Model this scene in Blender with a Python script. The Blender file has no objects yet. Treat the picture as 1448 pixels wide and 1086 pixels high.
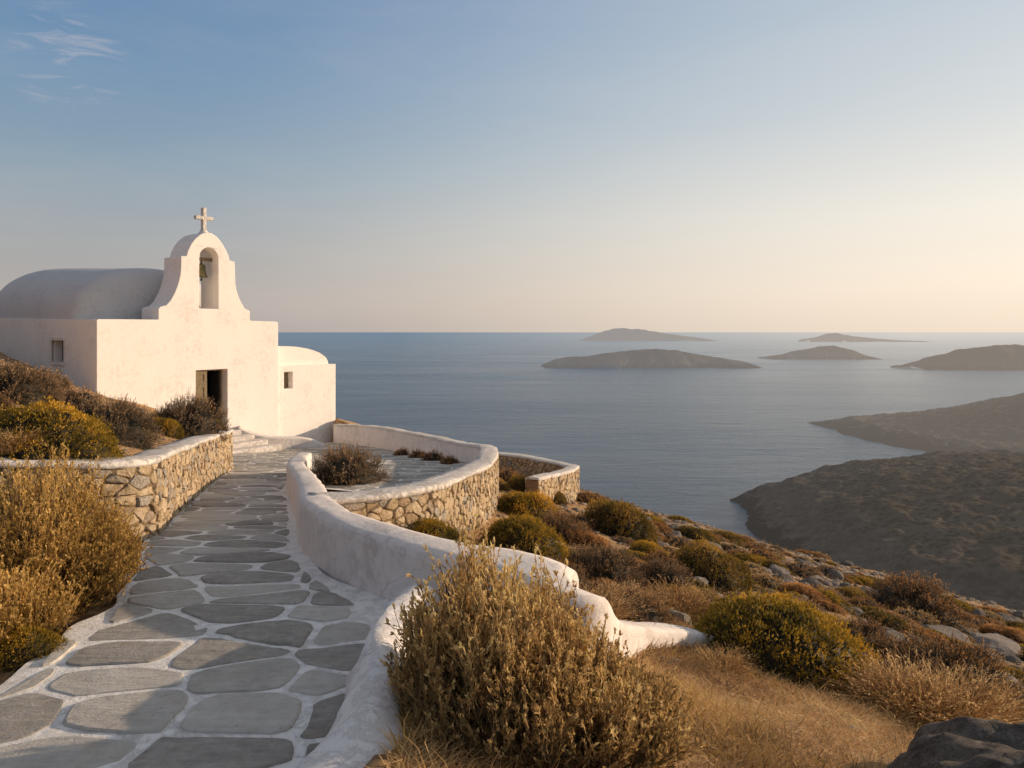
import bpy, bmesh, math
import numpy as np
from mathutils import Vector, Euler, geometry
R = math.radians
scene = bpy.context.scene
COL = scene.collection
FPX = 1086.0           # focal length in pixels of a 1448 px wide picture; the camera is the origin, +Y ahead
SEA = -80.0
SUN_AZ, SUN_EL = 73.0, 13.0

# ------------------------------------------------------------------ mesh helpers
def link(name, me, mat=None, parent=None, smooth=False):
    o = bpy.data.objects.new(name, me); COL.objects.link(o)
    if mat is not None: me.materials.append(mat)
    if smooth: me.polygons.foreach_set('use_smooth', [True]*len(me.polygons))
    if parent is not None: o.parent = parent
    return o
def mesh(verts, faces, tint=None):
    """verts (n,3); faces ndarray (m,k) or list of tuples"""
    me = bpy.data.meshes.new('m')
    V = np.asarray(verts, dtype=np.float32)
    if isinstance(faces, np.ndarray):
        m, k = faces.shape
        me.vertices.add(len(V)); me.vertices.foreach_set('co', V.ravel())
        me.loops.add(m*k); me.loops.foreach_set('vertex_index', faces.astype(np.int32).ravel())
        me.polygons.add(m)
        me.polygons.foreach_set('loop_start', np.arange(0, m*k, k, dtype=np.int32))
        me.polygons.foreach_set('loop_total', np.full(m, k, dtype=np.int32))
        me.update(calc_edges=True)
    else:
        me.from_pydata([tuple(map(float, v)) for v in V], [], faces); me.update()
    if tint is not None:
        a = me.attributes.new('tint', 'FLOAT', 'POINT'); a.data.foreach_set('value', np.asarray(tint, dtype=np.float32))
    return me
class MB:
    def __init__(s): s.v = []; s.f = []; s.t = []
    def add(s, v, f, t=0.5):
        b = len(s.v); s.v += [tuple(p) for p in v]; s.f += [tuple(i+b for i in q) for q in f]; s.t += [t]*len(v)
    def build(s, name, mat, parent=None, smooth=False):
        return link(name, mesh(s.v, s.f, s.t), mat, parent, smooth)
def tag(o, label=None, cat=None, group=None, kind=None):
    if label: o['label'] = label
    if cat: o['category'] = cat
    if group: o['group'] = group
    if kind: o['kind'] = kind
    return o
def empty(name, loc, rz=0.0):
    o = bpy.data.objects.new(name, None); COL.objects.link(o); o.location = loc; o.rotation_euler = (0, 0, rz)
    o.empty_display_size = 0.2; return o
def copy_tree(o, parent=None):
    c = o.copy(); COL.objects.link(c)
    if parent is not None: c.parent = parent
    for ch in list(o.children): copy_tree(ch, c)
    return c
def sstep(a, b, x):
    t = np.clip((x-a)/(b-a), 0, 1); return t*t*(3-2*t)
# value noise
_rs = np.random.RandomState(7); _P = _rs.rand(256, 256)
def vn(x, y):
    x = np.asarray(x, float); y = np.asarray(y, float)
    xi = np.floor(x).astype(int); yi = np.floor(y).astype(int); fx = x-xi; fy = y-yi
    fx = fx*fx*(3-2*fx); fy = fy*fy*(3-2*fy)
    a = _P[xi & 255, yi & 255]; b = _P[(xi+1) & 255, yi & 255]; c = _P[xi & 255, (yi+1) & 255]; d = _P[(xi+1) & 255, (yi+1) & 255]
    return (a*(1-fx)+b*fx)*(1-fy)+(c*(1-fx)+d*fx)*fy - 0.5
def fbm(x, y, s, o=4):
    r = 0; a = 1.0
    for k in range(o):
        r = r+a*vn(np.asarray(x)/s+17.3*k, np.asarray(y)/s+9.1*k); s = s*0.5; a *= 0.5
    return r

# ------------------------------------------------------------------ materials
class NT:
    def __init__(s, mat):
        s.t = mat.node_tree; s.n = s.t.nodes; s.l = s.t.links
    def N(s, ty, **kw):
        n = s.n.new(ty)
        for k, v in kw.items():
            if k.startswith('i_'): n.inputs[k[2:].replace('_', ' ')].default_value = v
            else: setattr(n, k, v)
        return n
    def L(s, a, b): s.l.new(a, b)
    def noise(s, co, scale, detail=4, rough=0.55, dist=0):
        n = s.N('ShaderNodeTexNoise'); n.inputs['Scale'].default_value = scale; n.inputs['Detail'].default_value = detail
        n.inputs['Roughness'].default_value = rough; n.inputs['Distortion'].default_value = dist
        if co is not None: s.L(co, n.inputs['Vector'])
        return n.outputs['Fac']
    def ramp(s, fac, stops):
        n = s.N('ShaderNodeValToRGB'); e = n.color_ramp.elements
        while len(e) > 1: e.remove(e[-1])
        e[0].position = stops[0][0]; e[0].color = (*stops[0][1], 1)
        for p, c in stops[1:]:
            q = e.new(p); q.color = (*c, 1)
        s.L(fac, n.inputs['Fac']); return n.outputs['Color']
    def math(s, op, a, b=None, clamp=False):
        n = s.N('ShaderNodeMath', operation=op, use_clamp=clamp)
        for i, q in enumerate((a, b)):
            if q is None: continue
            if isinstance(q, (int, float)): n.inputs[i].default_value = q
            else: s.L(q, n.inputs[i])
        return n.outputs[0]
    def mix(s, fac, a, b, bt='MIX'):
        n = s.N('ShaderNodeMix', data_type='RGBA', blend_type=bt)
        for q, i in ((fac, 0), (a, 6), (b, 7)):
            if isinstance(q, (int, float)): n.inputs[i].default_value = q
            elif isinstance(q, tuple): n.inputs[i].default_value = (*q, 1)
            else: s.L(q, n.inputs[i])
        return n.outputs[2]
    def bump(s, h, strength=0.3, dist=0.02, normal=None):
        n = s.N('ShaderNodeBump'); n.inputs['Strength'].default_value = strength; n.inputs['Distance'].default_value = dist
        s.L(h, n.inputs['Height'])
        if normal is not None: s.L(normal, n.inputs['Normal'])
        return n.outputs[0]
def newmat(name):
    m = bpy.data.materials.new(name); m.use_nodes = True; t = NT(m)
    b = t.n['Principled BSDF']; b.inputs['Roughness'].default_value = 0.85; b.inputs['Specular IOR Level'].default_value = 0.25
    t.b = b; t.out = t.n['Material Output']; t.mat = m
    t.pos = t.N('ShaderNodeNewGeometry').outputs['Position']
    t.obj = t.N('ShaderNodeTexCoord').outputs['Object']
    return t
def attr(t, name='tint'):
    return t.N('ShaderNodeAttribute', attribute_name=name).outputs['Fac']
def plaster(name, base=(.80, .75, .70), dirt=(.42, .36, .30), amount=.5, bump=.35, wear=0.0, mscale=1.0):
    t = newmat(name); p = t.pos
    n1 = t.noise(p, 1.3*mscale, 5, .6); n2 = t.noise(p, 9*mscale, 6, .65); n3 = t.noise(p, 60, 3, .6)
    mp = t.N('ShaderNodeMapping'); mp.inputs['Scale'].default_value = (5, 5, .6); t.L(p, mp.inputs['Vector'])
    streak = t.noise(mp.outputs[0], 1.2, 4, .6)
    m = t.math('MULTIPLY', t.math('MULTIPLY', n1, n2), 2.2)
    m = t.math('ADD', m, t.math('MULTIPLY', streak, .35))
    c = t.ramp(m, [(0.45, base), (0.78, tuple(b*(1-.25*amount)+d*.25*amount for b, d in zip(base, dirt))), (1.0, tuple(b*(1-amount)+d*amount for b, d in zip(base, dirt)))])
    if wear > 0:   # chipped and flaking lime, darker spots
        w = t.noise(p, 22, 8, .8, .1); g = t.ramp(w, [(.55, (0, 0, 0)), (.66, (1, 1, 1))])
        c = t.mix(t.math('MULTIPLY', g, wear), c, dirt)
    h = t.math('ADD', t.math('MULTIPLY', n1, 1.5), t.math('ADD', n2, t.math('MULTIPLY', n3, .25)))
    if wear > 0:
        fl = t.noise(p, 9, 9, .78, .15); fm = t.ramp(fl, [(.50, (0, 0, 0)), (.57, (1, 1, 1))]); h = t.math('ADD', h, t.math('MULTIPLY', fm, .2+wear*.6))
        c = t.mix(t.math('MULTIPLY', fm, .15+wear*.35), c, tuple(v*.90 for v in base))
        ck = t.N('ShaderNodeTexVoronoi', feature='DISTANCE_TO_EDGE'); ck.inputs['Scale'].default_value = 1.6
        wv = t.N('ShaderNodeMix', data_type='VECTOR'); wv.inputs[0].default_value = .22; t.L(p, wv.inputs[4]); nn_ = t.N('ShaderNodeTexNoise'); nn_.inputs['Scale'].default_value = 3; t.L(p, nn_.inputs['Vector']); t.L(nn_.outputs['Color'], wv.inputs[5]); t.L(wv.outputs[1], ck.inputs['Vector'])
        c = t.mix(t.math('MULTIPLY', t.ramp(ck.outputs['Distance'], [(.0, (1, 1, 1)), (.006, (0, 0, 0))]), .45), c, dirt)
    t.L(c, t.b.inputs['Base Color'])
    t.L(t.bump(h, bump, .03), t.b.inputs['Normal'])
    return t.mat
def rockish(name, stops, scale=6, bump=.6, tint=True, dist=.03):
    t = newmat(name); p = t.pos
    n1 = t.noise(p, scale, 6, .65, .3); n2 = t.noise(p, scale*7, 5, .7)
    f = t.math('ADD', t.math('MULTIPLY', n1, .65), t.math('MULTIPLY', n2, .35))
    if tint: f = t.math('ADD', t.math('MULTIPLY', f, .75), t.math('MULTIPLY', t.math('SUBTRACT', attr(t), .5), .32)); f = t.math('ADD', f, .12)
    t.L(t.ramp(f, stops), t.b.inputs['Base Color'])
    t.L(t.bump(t.math('ADD', n1, t.math('MULTIPLY', n2, .5)), bump, dist), t.b.inputs['Normal'])
    return t.mat
def leafmat(name, stops, trans=.25, rough=.7, oscale=2.2):
    t = newmat(name)
    n = t.noise(t.pos, oscale, 3, .6)
    f = t.math('ADD', t.math('MULTIPLY', attr(t), .75), t.math('MULTIPLY', t.math('SUBTRACT', n, .5), .9)); f = t.math('ADD', f, .12)
    c = t.ramp(f, stops)
    t.L(c, t.b.inputs['Base Color']); t.b.inputs['Roughness'].default_value = rough
    tr = t.N('ShaderNodeBsdfTranslucent'); t.L(c, tr.inputs['Color'])
    mx = t.N('ShaderNodeMixShader'); mx.inputs[0].default_value = trans
    t.L(t.b.outputs[0], mx.inputs[1]); t.L(tr.outputs[0], mx.inputs[2]); t.L(mx.outputs[0], t.out.inputs['Surface'])
    return t.mat
def paint_haze(t, shader, scale, cap=1.0, warm=(.50, .43, .37), cool=(.33, .335, .355)):
    """aerial haze painted as glow over the surface, thicker with its distance from the origin"""
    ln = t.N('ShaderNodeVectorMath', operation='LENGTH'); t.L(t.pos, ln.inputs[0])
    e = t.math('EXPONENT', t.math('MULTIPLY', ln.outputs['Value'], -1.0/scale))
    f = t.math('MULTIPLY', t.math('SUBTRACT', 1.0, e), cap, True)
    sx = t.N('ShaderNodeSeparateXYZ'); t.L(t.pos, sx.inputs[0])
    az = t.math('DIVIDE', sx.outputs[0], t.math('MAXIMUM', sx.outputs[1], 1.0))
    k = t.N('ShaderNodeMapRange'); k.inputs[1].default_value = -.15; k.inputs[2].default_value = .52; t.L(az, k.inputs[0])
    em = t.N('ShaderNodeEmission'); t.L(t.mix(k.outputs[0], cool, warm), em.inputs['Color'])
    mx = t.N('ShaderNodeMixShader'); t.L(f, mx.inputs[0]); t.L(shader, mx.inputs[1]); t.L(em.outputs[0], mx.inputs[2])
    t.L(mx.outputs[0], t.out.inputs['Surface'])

M = {}
M['chapel'] = plaster('lime plaster', (.87, .82, .765), (.50, .43, .36), .30, .20)
M['roof'] = plaster('weathered roof lime', (.57, .56, .56), (.42, .41, .41), .5, .12)
M['parapet'] = plaster('painted parapet', (.80, .73, .68), (.42, .36, .31), .5, .40, .14)
M['curb'] = plaster('worn curb lime', (.84, .80, .77), (.44, .40, .36), .4, .55, .12)
M['coping'] = plaster('coping lime', (.76, .71, .66), (.36, .30, .25), .6, .8, .3)
M['joint'] = plaster('whitewashed joints', (.90, .87, .83), (.46, .41, .36), .5, .6, .12)
t = newmat('grey flagstone'); p = t.pos
n1 = t.noise(p, 2.2, 6, .65, .4); n2 = t.noise(p, 16, 6, .72); n3 = t.noise(p, 90, 4, .7)
mpf = t.N('ShaderNodeMapping'); mpf.inputs['Scale'].default_value = (1.2, 7, 1); mpf.inputs['Rotation'].default_value = (0, 0, .2); t.L(p, mpf.inputs['Vector']); gr_ = t.noise(mpf.outputs[0], 3.0, 5, .65, .5)
f = t.math('ADD', t.math('ADD', t.math('MULTIPLY', n1, .35), t.math('MULTIPLY', n2, .35)), t.math('MULTIPLY', gr_, .3)); f = t.math('ADD', f, t.math('MULTIPLY', t.math('SUBTRACT', attr(t), .5), .30))
c = t.ramp(f, [(.28, (.22, .20, .175)), (.44, (.37, .34, .30)), (.56, (.49, .455, .405)), (.75, (.64, .60, .54))])
c = t.mix(t.math('MULTIPLY', t.ramp(t.noise(p, 5.5, 5, .7, .5), [(.56, (0, 0, 0)), (.68, (1, 1, 1))]), .35), c, (.40, .29, .19))
c = t.mix(t.math('MULTIPLY', t.ramp(t.noise(p, 34, 5, .75), [(.62, (0, 0, 0)), (.70, (1, 1, 1))]), .55), c, (.62, .58, .53))
c = t.mix(t.math('MULTIPLY', t.ramp(t.noise(p, 24, 5, .7), [(.63, (0, 0, 0)), (.70, (1, 1, 1))]), .6), c, (.08, .07, .06))
t.L(c, t.b.inputs['Base Color']); t.b.inputs['Roughness'].default_value = .8
t.L(t.bump(t.math('ADD', t.math('ADD', n1, t.math('MULTIPLY', gr_, .8)), t.math('ADD', t.math('MULTIPLY', n2, .6), t.math('MULTIPLY', n3, .25))), .75, .022), t.b.inputs['Normal']); M['flag'] = t.mat
t = newmat('honey rubble stone'); p = t.pos
n1 = t.noise(p, 5, 6, .65, .3); n2 = t.noise(p, 38, 5, .72); a_ = attr(t)
c1 = t.ramp(n1, [(.3, (.31, .22, .125)), (.5, (.54, .405, .25)), (.7, (.72, .58, .41))]); c2 = t.ramp(n2, [(.3, (.20, .17, .14)), (.5, (.38, .33, .27)), (.7, (.56, .50, .42))]); c3 = t.ramp(n2, [(.3, (.25, .16, .09)), (.7, (.50, .36, .22))])
c = t.mix(t.ramp(a_, [(.72, (0, 0, 0)), (.76, (1, 1, 1))]), c1, c2); c = t.mix(t.ramp(a_, [(.86, (0, 0, 0)), (.9, (1, 1, 1))]), c, c3)
c = t.mix(t.math('MULTIPLY', t.ramp(n2, [(.38, (1, 1, 1)), (.48, (0, 0, 0))]), .45), c, (.14, .10, .07))
t.L(c, t.b.inputs['Base Color']); t.L(t.bump(t.math('ADD', n1, t.math('MULTIPLY', n2, .8)), .9, .035), t.b.inputs['Normal']); M['rubble'] = t.mat
M['mortar'] = rockish('wall mortar', [(.2, (.10, .065, .035)), (.5, (.26, .18, .10)), (.8, (.40, .30, .19))], 14, 1.0, False, .04)
M['rock'] = rockish('grey limestone', [(.2, (.06, .048, .04)), (.42, (.15, .125, .105)), (.6, (.25, .21, .18)), (.85, (.40, .345, .295))], 4, .9, True, .06)
t = newmat('dark lichen rock'); p = t.pos
n1 = t.noise(p, 3.5, 7, .7, .5); n2 = t.noise(p, 22, 8, .78); n3 = t.noise(p, 90, 5, .75)
c = t.ramp(t.math('ADD', t.math('MULTIPLY', n1, .5), t.math('MULTIPLY', n2, .5)), [(.36, (.07, .058, .048)), (.48, (.19, .16, .135)), (.56, (.32, .275, .235)), (.68, (.50, .44, .38))])
c = t.mix(t.math('MULTIPLY', t.ramp(n3, [(.52, (0, 0, 0)), (.62, (1, 1, 1))]), .5), c, (.03, .025, .02))
t.L(c, t.b.inputs['Base Color']); t.b.inputs['Roughness'].default_value = .95
t.L(t.bump(t.math('ADD', t.math('MULTIPLY', n1, 1.2), t.math('ADD', n2, t.math('MULTIPLY', n3, .5))), 1.0, .07), t.b.inputs['Normal']); M['darkrock'] = t.mat
M['wood'] = rockish('weathered wood', [(.2, (.10, .075, .045)), (.6, (.27, .21, .13)), (.9, (.40, .33, .22))], 12, .5, False)
M['dark'] = rockish('dark interior', [(.2, (.02, .02, .02)), (.8, (.05, .045, .04))], 6, .3, False)  # near-black colour stands in for shade in the window hole and nave
t = newmat('bronze'); t.b.inputs['Base Color'].default_value = (.14, .12, .05, 1); t.b.inputs['Metallic'].default_value = .6; t.b.inputs['Roughness'].default_value = .5
t.L(t.bump(t.noise(t.pos, 30), .3), t.b.inputs['Normal']); t.L(t.ramp(t.noise(t.pos, 12), [(.3, (.10, .10, .05)), (.7, (.22, .18, .08))]), t.b.inputs['Base Color']); M['bronze'] = t.mat

GREEN = [(0.05, (0.039, 0.0323, 0.0076)), (0.32, (0.1447, 0.1058, 0.017)), (0.55, (0.3784, 0.2419, 0.0284)), (0.95, (0.8014, 0.4435, 0.0473))]
OLIVE = [(0.05, (0.0361, 0.0279, 0.0092)), (0.35, (0.1352, 0.0948, 0.0221)), (0.6, (0.3091, 0.1952, 0.0414)), (0.95, (0.644, 0.3793, 0.0736))]
GREY = [(0.05, (0.084, 0.0514, 0.0271)), (0.35, (0.2279, 0.1385, 0.0693)), (0.6, (0.4318, 0.2671, 0.1355)), (0.95, (0.7918, 0.4947, 0.2485))]
RUST = [(0.05, (0.0835, 0.0404, 0.0166)), (0.35, (0.2624, 0.1314, 0.0462)), (0.6, (0.525, 0.2628, 0.0908)), (0.95, (0.8893, 0.4852, 0.1815))]
STRAW = [(0.05, (0.1492, 0.0874, 0.0382)), (0.35, (0.3977, 0.2381, 0.099)), (0.6, (0.6629, 0.4129, 0.1828)), (0.95, (0.8578, 0.6512, 0.3197))]
GOLD = [(0.05, (0.0835, 0.0506, 0.0156)), (0.35, (0.2862, 0.1742, 0.0486)), (0.6, (0.5246, 0.326, 0.0923)), (0.95, (0.8114, 0.562, 0.2041))]
SAGE = [(0.05, (0.0895, 0.0705, 0.0316)), (0.35, (0.2683, 0.1865, 0.0789)), (0.6, (0.562, 0.3627, 0.1489)), (0.95, (0.9, 0.7255, 0.3329))]
for k, v in dict(green=GREEN, olive=OLIVE, grey=GREY, rust=RUST, straw=STRAW, gold=GOLD, sage=SAGE).items():
    M[k] = leafmat(k+' foliage', v, .38 if k in ('straw', 'gold', 'sage') else .3)
M['twig'] = leafmat('brown twigs', [(.1, (.03, .022, .014)), (.5, (.10, .070, .042)), (.9, (.20, .145, .09))], .0)
M['core'] = leafmat('shaded undergrowth', [(.1, (.008, .007, .004)), (.6, (.025, .020, .011)), (.9, (.05, .038, .02))], .0)  # near-black dome filling each bush; its inner shade is put into the colour

# ------------------------------------------------------------------ terrain functions
_zy = [0, 5, 5.5, 6.3, 7.2, 8.6, 10, 12.6, 15, 17, 19, 21, 24, 27, 29, 40]
_zz = [-1.9, -1.9, -1.92, -1.98, -2.07, -2.2, -2.37, -2.6, -2.82, -3.02, -3.22, -3.45, -3.8, -4.0, -4.15, -5]
def zp(y): return np.interp(y, _zy, _zz)
_ly = [0, 4.2, 4.73, 5.33, 6.3, 7.75, 9.5, 12.6, 17, 19.5, 23.5, 25, 30]
_lx = [-2.85, -2.8, -2.78, -2.78, -3.1, -3.7, -4.23, -5.04, -6.2, -7.2, -8.9, -9.6, -9.6]
def XL(y): return np.interp(y, _ly, _lx)
_ry = [0, 2.5, 3.2, 4, 4.6, 5.02, 5.5, 6.3, 7.2, 10.2, 13, 15.6, 17]      # right edge of the path
_rx = [-.9, -.85, -.72, -.8, -.83, -.86, -1.13, -1.65, -2.05, -2.92, -3.82, -4.4, -4.9]
def XR(y): return np.interp(y, _ry, _rx)
_oy = [0, 2.5, 3.2, 4, 4.6, 5.0, 5.85, 6.55, 7.5, 7.75, 8.1, 8.9, 11.5, 12.8, 15, 17, 19.5, 23, 26.5, 28.8, 40]
_ox = [-.75, -.75, -.58, -.68, -.7, -.75, -1.0, -1.5, -1.93, -1.95, -1.42, -1.05, -.65, -.5, -.46, -.56, -1.15, -2.65, -4.65, -6.7, -9.5]
def XO(y): return np.interp(y, _oy, _ox)                                   # outer limit of path plus terrace
def Gbase(x, y):
    x = np.asarray(x, float); y = np.asarray(y, float)
    gl = -1.35-.328*x-.178*y-.42*sstep(16, 22, y)
    xx = np.minimum(x, -2.0); gl = -1.35-.328*np.maximum(xx, -26)-.178*y-.42*sstep(16, 22, y)
    a = np.interp(y, [0, 6, 9, 16, 24], [-1.38, -1.45, -1.66, -1.62, -1.5])
    gr = a-.28*x-.13*y
    inn = zp(y)-.05
    ln = 7.75+(x+3.7)*.569
    d1 = np.interp(y, [7.75, 9.5, 12.6, 17, 19.5, 23.5, 25, 30], [-3.7, -4.23, -5.04, -6.2, -7.6, -9.9, -10.6, -10.6])-x
    d2 = (y-ln)*.87
    dl = np.minimum(d1, d2)
    wl = sstep(.02, .30+.9*sstep(17, 19, y), dl)
    wr = sstep(-.1, .12, x-XO(y))
    z = inn*(1-wl)+gl*wl
    # beyond the church the hill falls away
    z = z*(1-wr)+gr*wr
    yc = 27+8*sstep(-3, -12, x)+np.clip((-x-10)*.6, 0, 12)
    drop = .013*np.maximum(0, y-yc)**2
    z = z-drop
    soft = np.maximum(wl, wr)
    return z, soft, wl, wr
def G(x, y):
    x = np.asarray(x, float); y = np.asarray(y, float)
    z, soft, wl, wr = Gbase(x, y)
    far = sstep(6, 16, y)
    n = fbm(x, y, 3.2, 4)*.22*(.35+.65*far)+fbm(x+40, y, .6, 3)*.06
    ledge = np.abs(fbm(x*1.0, y*.55+.3*x, 2.4, 4))
    oc = sstep(.0, .25, fbm(x+80, y+11, 6.0, 2)+.12*sstep(4, 9, x)-.05)*sstep(2.5, 5, x)
    n = n+oc*(.28-ledge*1.1)*.55
    n = n*(1-sstep(40, 90, y)*0)+sstep(30, 60, y)*fbm(x, y, 20, 4)*2
    z = z+n*soft+(1-soft)*fbm(x, y, .5, 2)*.012
    return np.maximum(z, SEA-3)
def ray(px, py, ymax=60.0):
    """where the sight line through a point of the photograph meets the ground"""
    ys = np.arange(1.5, ymax, .02); xs = (px-724)/FPX*ys; zs = (469-py)/FPX*ys
    g = G(xs, ys); k = np.nonzero(zs < g)[0]
    k = k[0] if len(k) else len(ys)-1
    return float(xs[k]), float(ys[k]), float(g[k])

# ground sheet
def axis(parts):
    r = []
    for a, b, s in parts: r.append(np.arange(a, b, s))
    r.append([parts[-1][1]]); return np.concatenate(r)
gx = axis([(-140, -30, 6), (-30, -9, .5), (-9, 9, .09), (9, 28, .22), (28, 60, 1.2), (60, 200, 8)])
gy = axis([(-30, 1.5, 1.5), (1.5, 13, .09), (13, 34, .18), (34, 60, 1.0), (60, 170, 6)])
X, Y = np.meshgrid(gx, gy); Z = G(X, Y)
# the near headland joins the foot of this hill
nx, ny = len(gx), len(gy)
idx = np.arange(nx*ny).reshape(ny, nx)
quads = np.stack([idx[:-1, :-1], idx[:-1, 1:], idx[1:, 1:], idx[1:, :-1]], -1).reshape(-1, 4)
t = newmat('hillside soil')
p = t.pos
n1 = t.noise(p, .9, 6, .62, .4); n2 = t.noise(p, 6, 8, .78); n3 = t.noise(p, 34, 6, .8)
soil = t.ramp(t.math('ADD', t.math('MULTIPLY', n2, .6), t.math('MULTIPLY', n3, .4)), [(.30, (.12, .065, .03)), (.44, (.33, .19, .09)), (.55, (.55, .35, .18)), (.70, (.74, .54, .34))])
rock = t.ramp(t.math('ADD', t.math('MULTIPLY', n2, .5), t.math('MULTIPLY', n3, .5)), [(.3, (.13, .105, .085)), (.5, (.27, .225, .185)), (.7, (.44, .37, .31))])
rust = t.ramp(n3, [(.3, (.10, .05, .02)), (.7, (.32, .17, .055))])
nz = t.N('ShaderNodeSeparateXYZ'); t.L(t.N('ShaderNodeNewGeometry').outputs['Normal'], nz.inputs[0])
px_ = t.N('ShaderNodeSeparateXYZ'); t.L(p, px_.inputs[0])
side = t.N('ShaderNodeMapRange'); side.inputs[1].default_value = 1.5; side.inputs[2].default_value = 8; t.L(px_.outputs[0], side.inputs[0])
rm = t.math('MULTIPLY', t.math('ADD', t.ramp(n1, [(.47, (0, 0, 0)), (.56, (1, 1, 1))]), t.math('MULTIPLY', t.ramp(nz.outputs[2], [(.86, (1, 1, 1)), (.95, (0, 0, 0))]), .8)), side.outputs[0], True)
c = t.mix(t.math('MULTIPLY', t.ramp(t.noise(p, 1.7, 4, .6), [(.52, (0, 0, 0)), (.64, (1, 1, 1))]), .5), soil, rust)
c = t.mix(rm, c, rock)
t.L(c, t.b.inputs['Base Color']); t.b.inputs['Roughness'].default_value = .95
t.L(t.bump(t.math('ADD', n2, t.math('MULTIPLY', n3, .5)), .9, .06), t.b.inputs['Normal'])
M['ground'] = t.mat
o = link('ground', mesh(np.stack([X, Y, Z], -1).reshape(-1, 3), quads), M['ground'], None, True); tag(o, kind='structure')

# ------------------------------------------------------------------ polygon cells (flagstones, rubble)
def voronoi_cells(pts, sx, sy, rad):
    """cells of pts (n,2) under anisotropic metric; returns list of polygons"""
    P = pts/np.array([sx, sy]); out = []
    for i in range(len(P)):
        d = P-P[i]; r2 = (d**2).sum(1); nb = np.nonzero((r2 > 1e-9) & (r2 < (rad*2)**2))[0]; nb = nb[np.argsort(r2[nb])][:16]
        poly = [np.array(q, float)*rad for q in ((-1, -1), (1, -1), (1, 1), (-1, 1))]
        for j in nb:
            n = d[j]; c = r2[j]/2; new = []
            for a in range(len(poly)):
                A = poly[a]; B = poly[(a+1) % len(poly)]; da = A@n-c; db = B@n-c
                if da <= 0: new.append(A)
                if (da < 0 < db) or (db < 0 < da): new.append(A+(B-A)*(da/(da-db)))
            poly = new
            if len(poly) < 3: break
        if len(poly) >= 3: out.append([(q+P[i])*np.array([sx, sy]) for q in poly])
        else: out.append(None)
    return out
def round_poly(poly, gap, it=2, ratio=.25):
    P = np.array(poly); c = P.mean(0); n = len(P)
    # inset by half-plane offsets (approximate: move each edge inwards)
    new = []
    area = 0.5*np.sum(P[:, 0]*np.roll(P[:, 1], -1)-np.roll(P[:, 0], -1)*P[:, 1])
    if abs(area) < 1e-4: return None
    if area < 0: P = P[::-1]
    lo_ = P.min(0)-.01; hi_ = P.max(0)+.01
    L = []
    for a in range(n):
        A, B = P[a], P[(a+1) % n]; e = B-A; l = np.linalg.norm(e)
        if l < 1e-6: continue
        nn = np.array([e[1], -e[0]])/l; L.append((nn, nn@A-gap))
    poly = [c+np.array(q)*5 for q in ((-1, -1), (1, -1), (1, 1), (-1, 1))]
    for nn, cc in L:
        res = []
        for a in range(len(poly)):
            A = poly[a]; B = poly[(a+1) % len(poly)]; da = A@nn-cc; db = B@nn-cc
            if da <= 0: res.append(A)
            if (da < 0 < db) or (db < 0 < da): res.append(A+(B-A)*(da/(da-db)))
        poly = res
        if len(poly) < 3: return None
    P = np.array(poly)
    if (P < lo_).any() or (P > hi_).any(): return None
    for _ in range(it):
        Q = np.roll(P, -1, 0); P = np.stack([P*(1-ratio)+Q*ratio, P*ratio+Q*(1-ratio)], 1).reshape(-1, 2)
    return P

def flagstones(name, region_x0, region_x1, y0, y1, seed, parent, gap=.020, rowh=.34, cw=.72):
    rng = np.random.RandomState(seed); pts = []; y = y0-.5; r = 0
    while y < y1+.5:
        x = -11+rng.rand()*cw
        while x < 1:
            pts.append((x+rng.uniform(-.13, .13), y+rng.uniform(-.09, .09))); x += cw*rng.uniform(.6, 1.4)
        y += rowh*rng.uniform(.85, 1.15); r += 1
    pts = np.array(pts)
    keep = (pts[:, 0] > region_x0(pts[:, 1])-1.2) & (pts[:, 0] < region_x1(pts[:, 1])+1.2); 
    cells = voronoi_cells(pts, 1.45, 1.0, 1.6)
    mb = MB()
    for i, cpoly in enumerate(cells):
        if cpoly is None or not keep[i]: continue
        cp = np.array(cpoly)
        cy = np.clip(cp[:, 1], y0, y1); a = region_x0(cy); b = region_x1(cy)
        cp[:, 0] = np.clip(cp[:, 0], a, b); cp[:, 1] = cy
        ar = abs(0.5*np.sum(cp[:, 0]*np.roll(cp[:, 1], -1)-np.roll(cp[:, 0], -1)*cp[:, 1]))
        if ar < .03: continue
        q = round_poly(cp, gap*rng.uniform(.55, 2.0), 2, .16)
        if q is None or len(q) < 6: continue
        if abs(0.5*np.sum(q[:, 0]*np.roll(q[:, 1], -1)-np.roll(q[:, 0], -1)*q[:, 1])) < .018: continue
        # wobble the outline
        q = q+np.stack([vn(q[:, 0]*9, q[:, 1]*9), vn(q[:, 0]*9+50, q[:, 1]*9)], 1)*.045
        c = q.mean(0); n = len(q); tilt = rng.uniform(-.008, .008, 2); h = rng.uniform(.003, .016)
        def z(pt, e): return zp(pt[1])+e+tilt@(pt-c)
        V = []; 
        for ring, (sc, hh) in enumerate(((1.0, -.012), (.985, h*.6), (.95, h), (.5, h+.001))):
            for pt in q:
                pp = c+(pt-c)*sc; V.append((pp[0], pp[1], float(z(pp, hh))))
        V.append((c[0], c[1], float(z(c, h))))
        F = []
        for k in range(3):
            for a_ in range(n): b_ = (a_+1) % n; F.append((k*n+a_, k*n+b_, (k+1)*n+b_, (k+1)*n+a_))
        for a_ in range(n): F.append((3*n+a_, 3*n+(a_+1) % n, 4*n))
        mb.add(V, F, rng.rand())
    return mb.build(name, M['flag'], parent, False)
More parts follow.
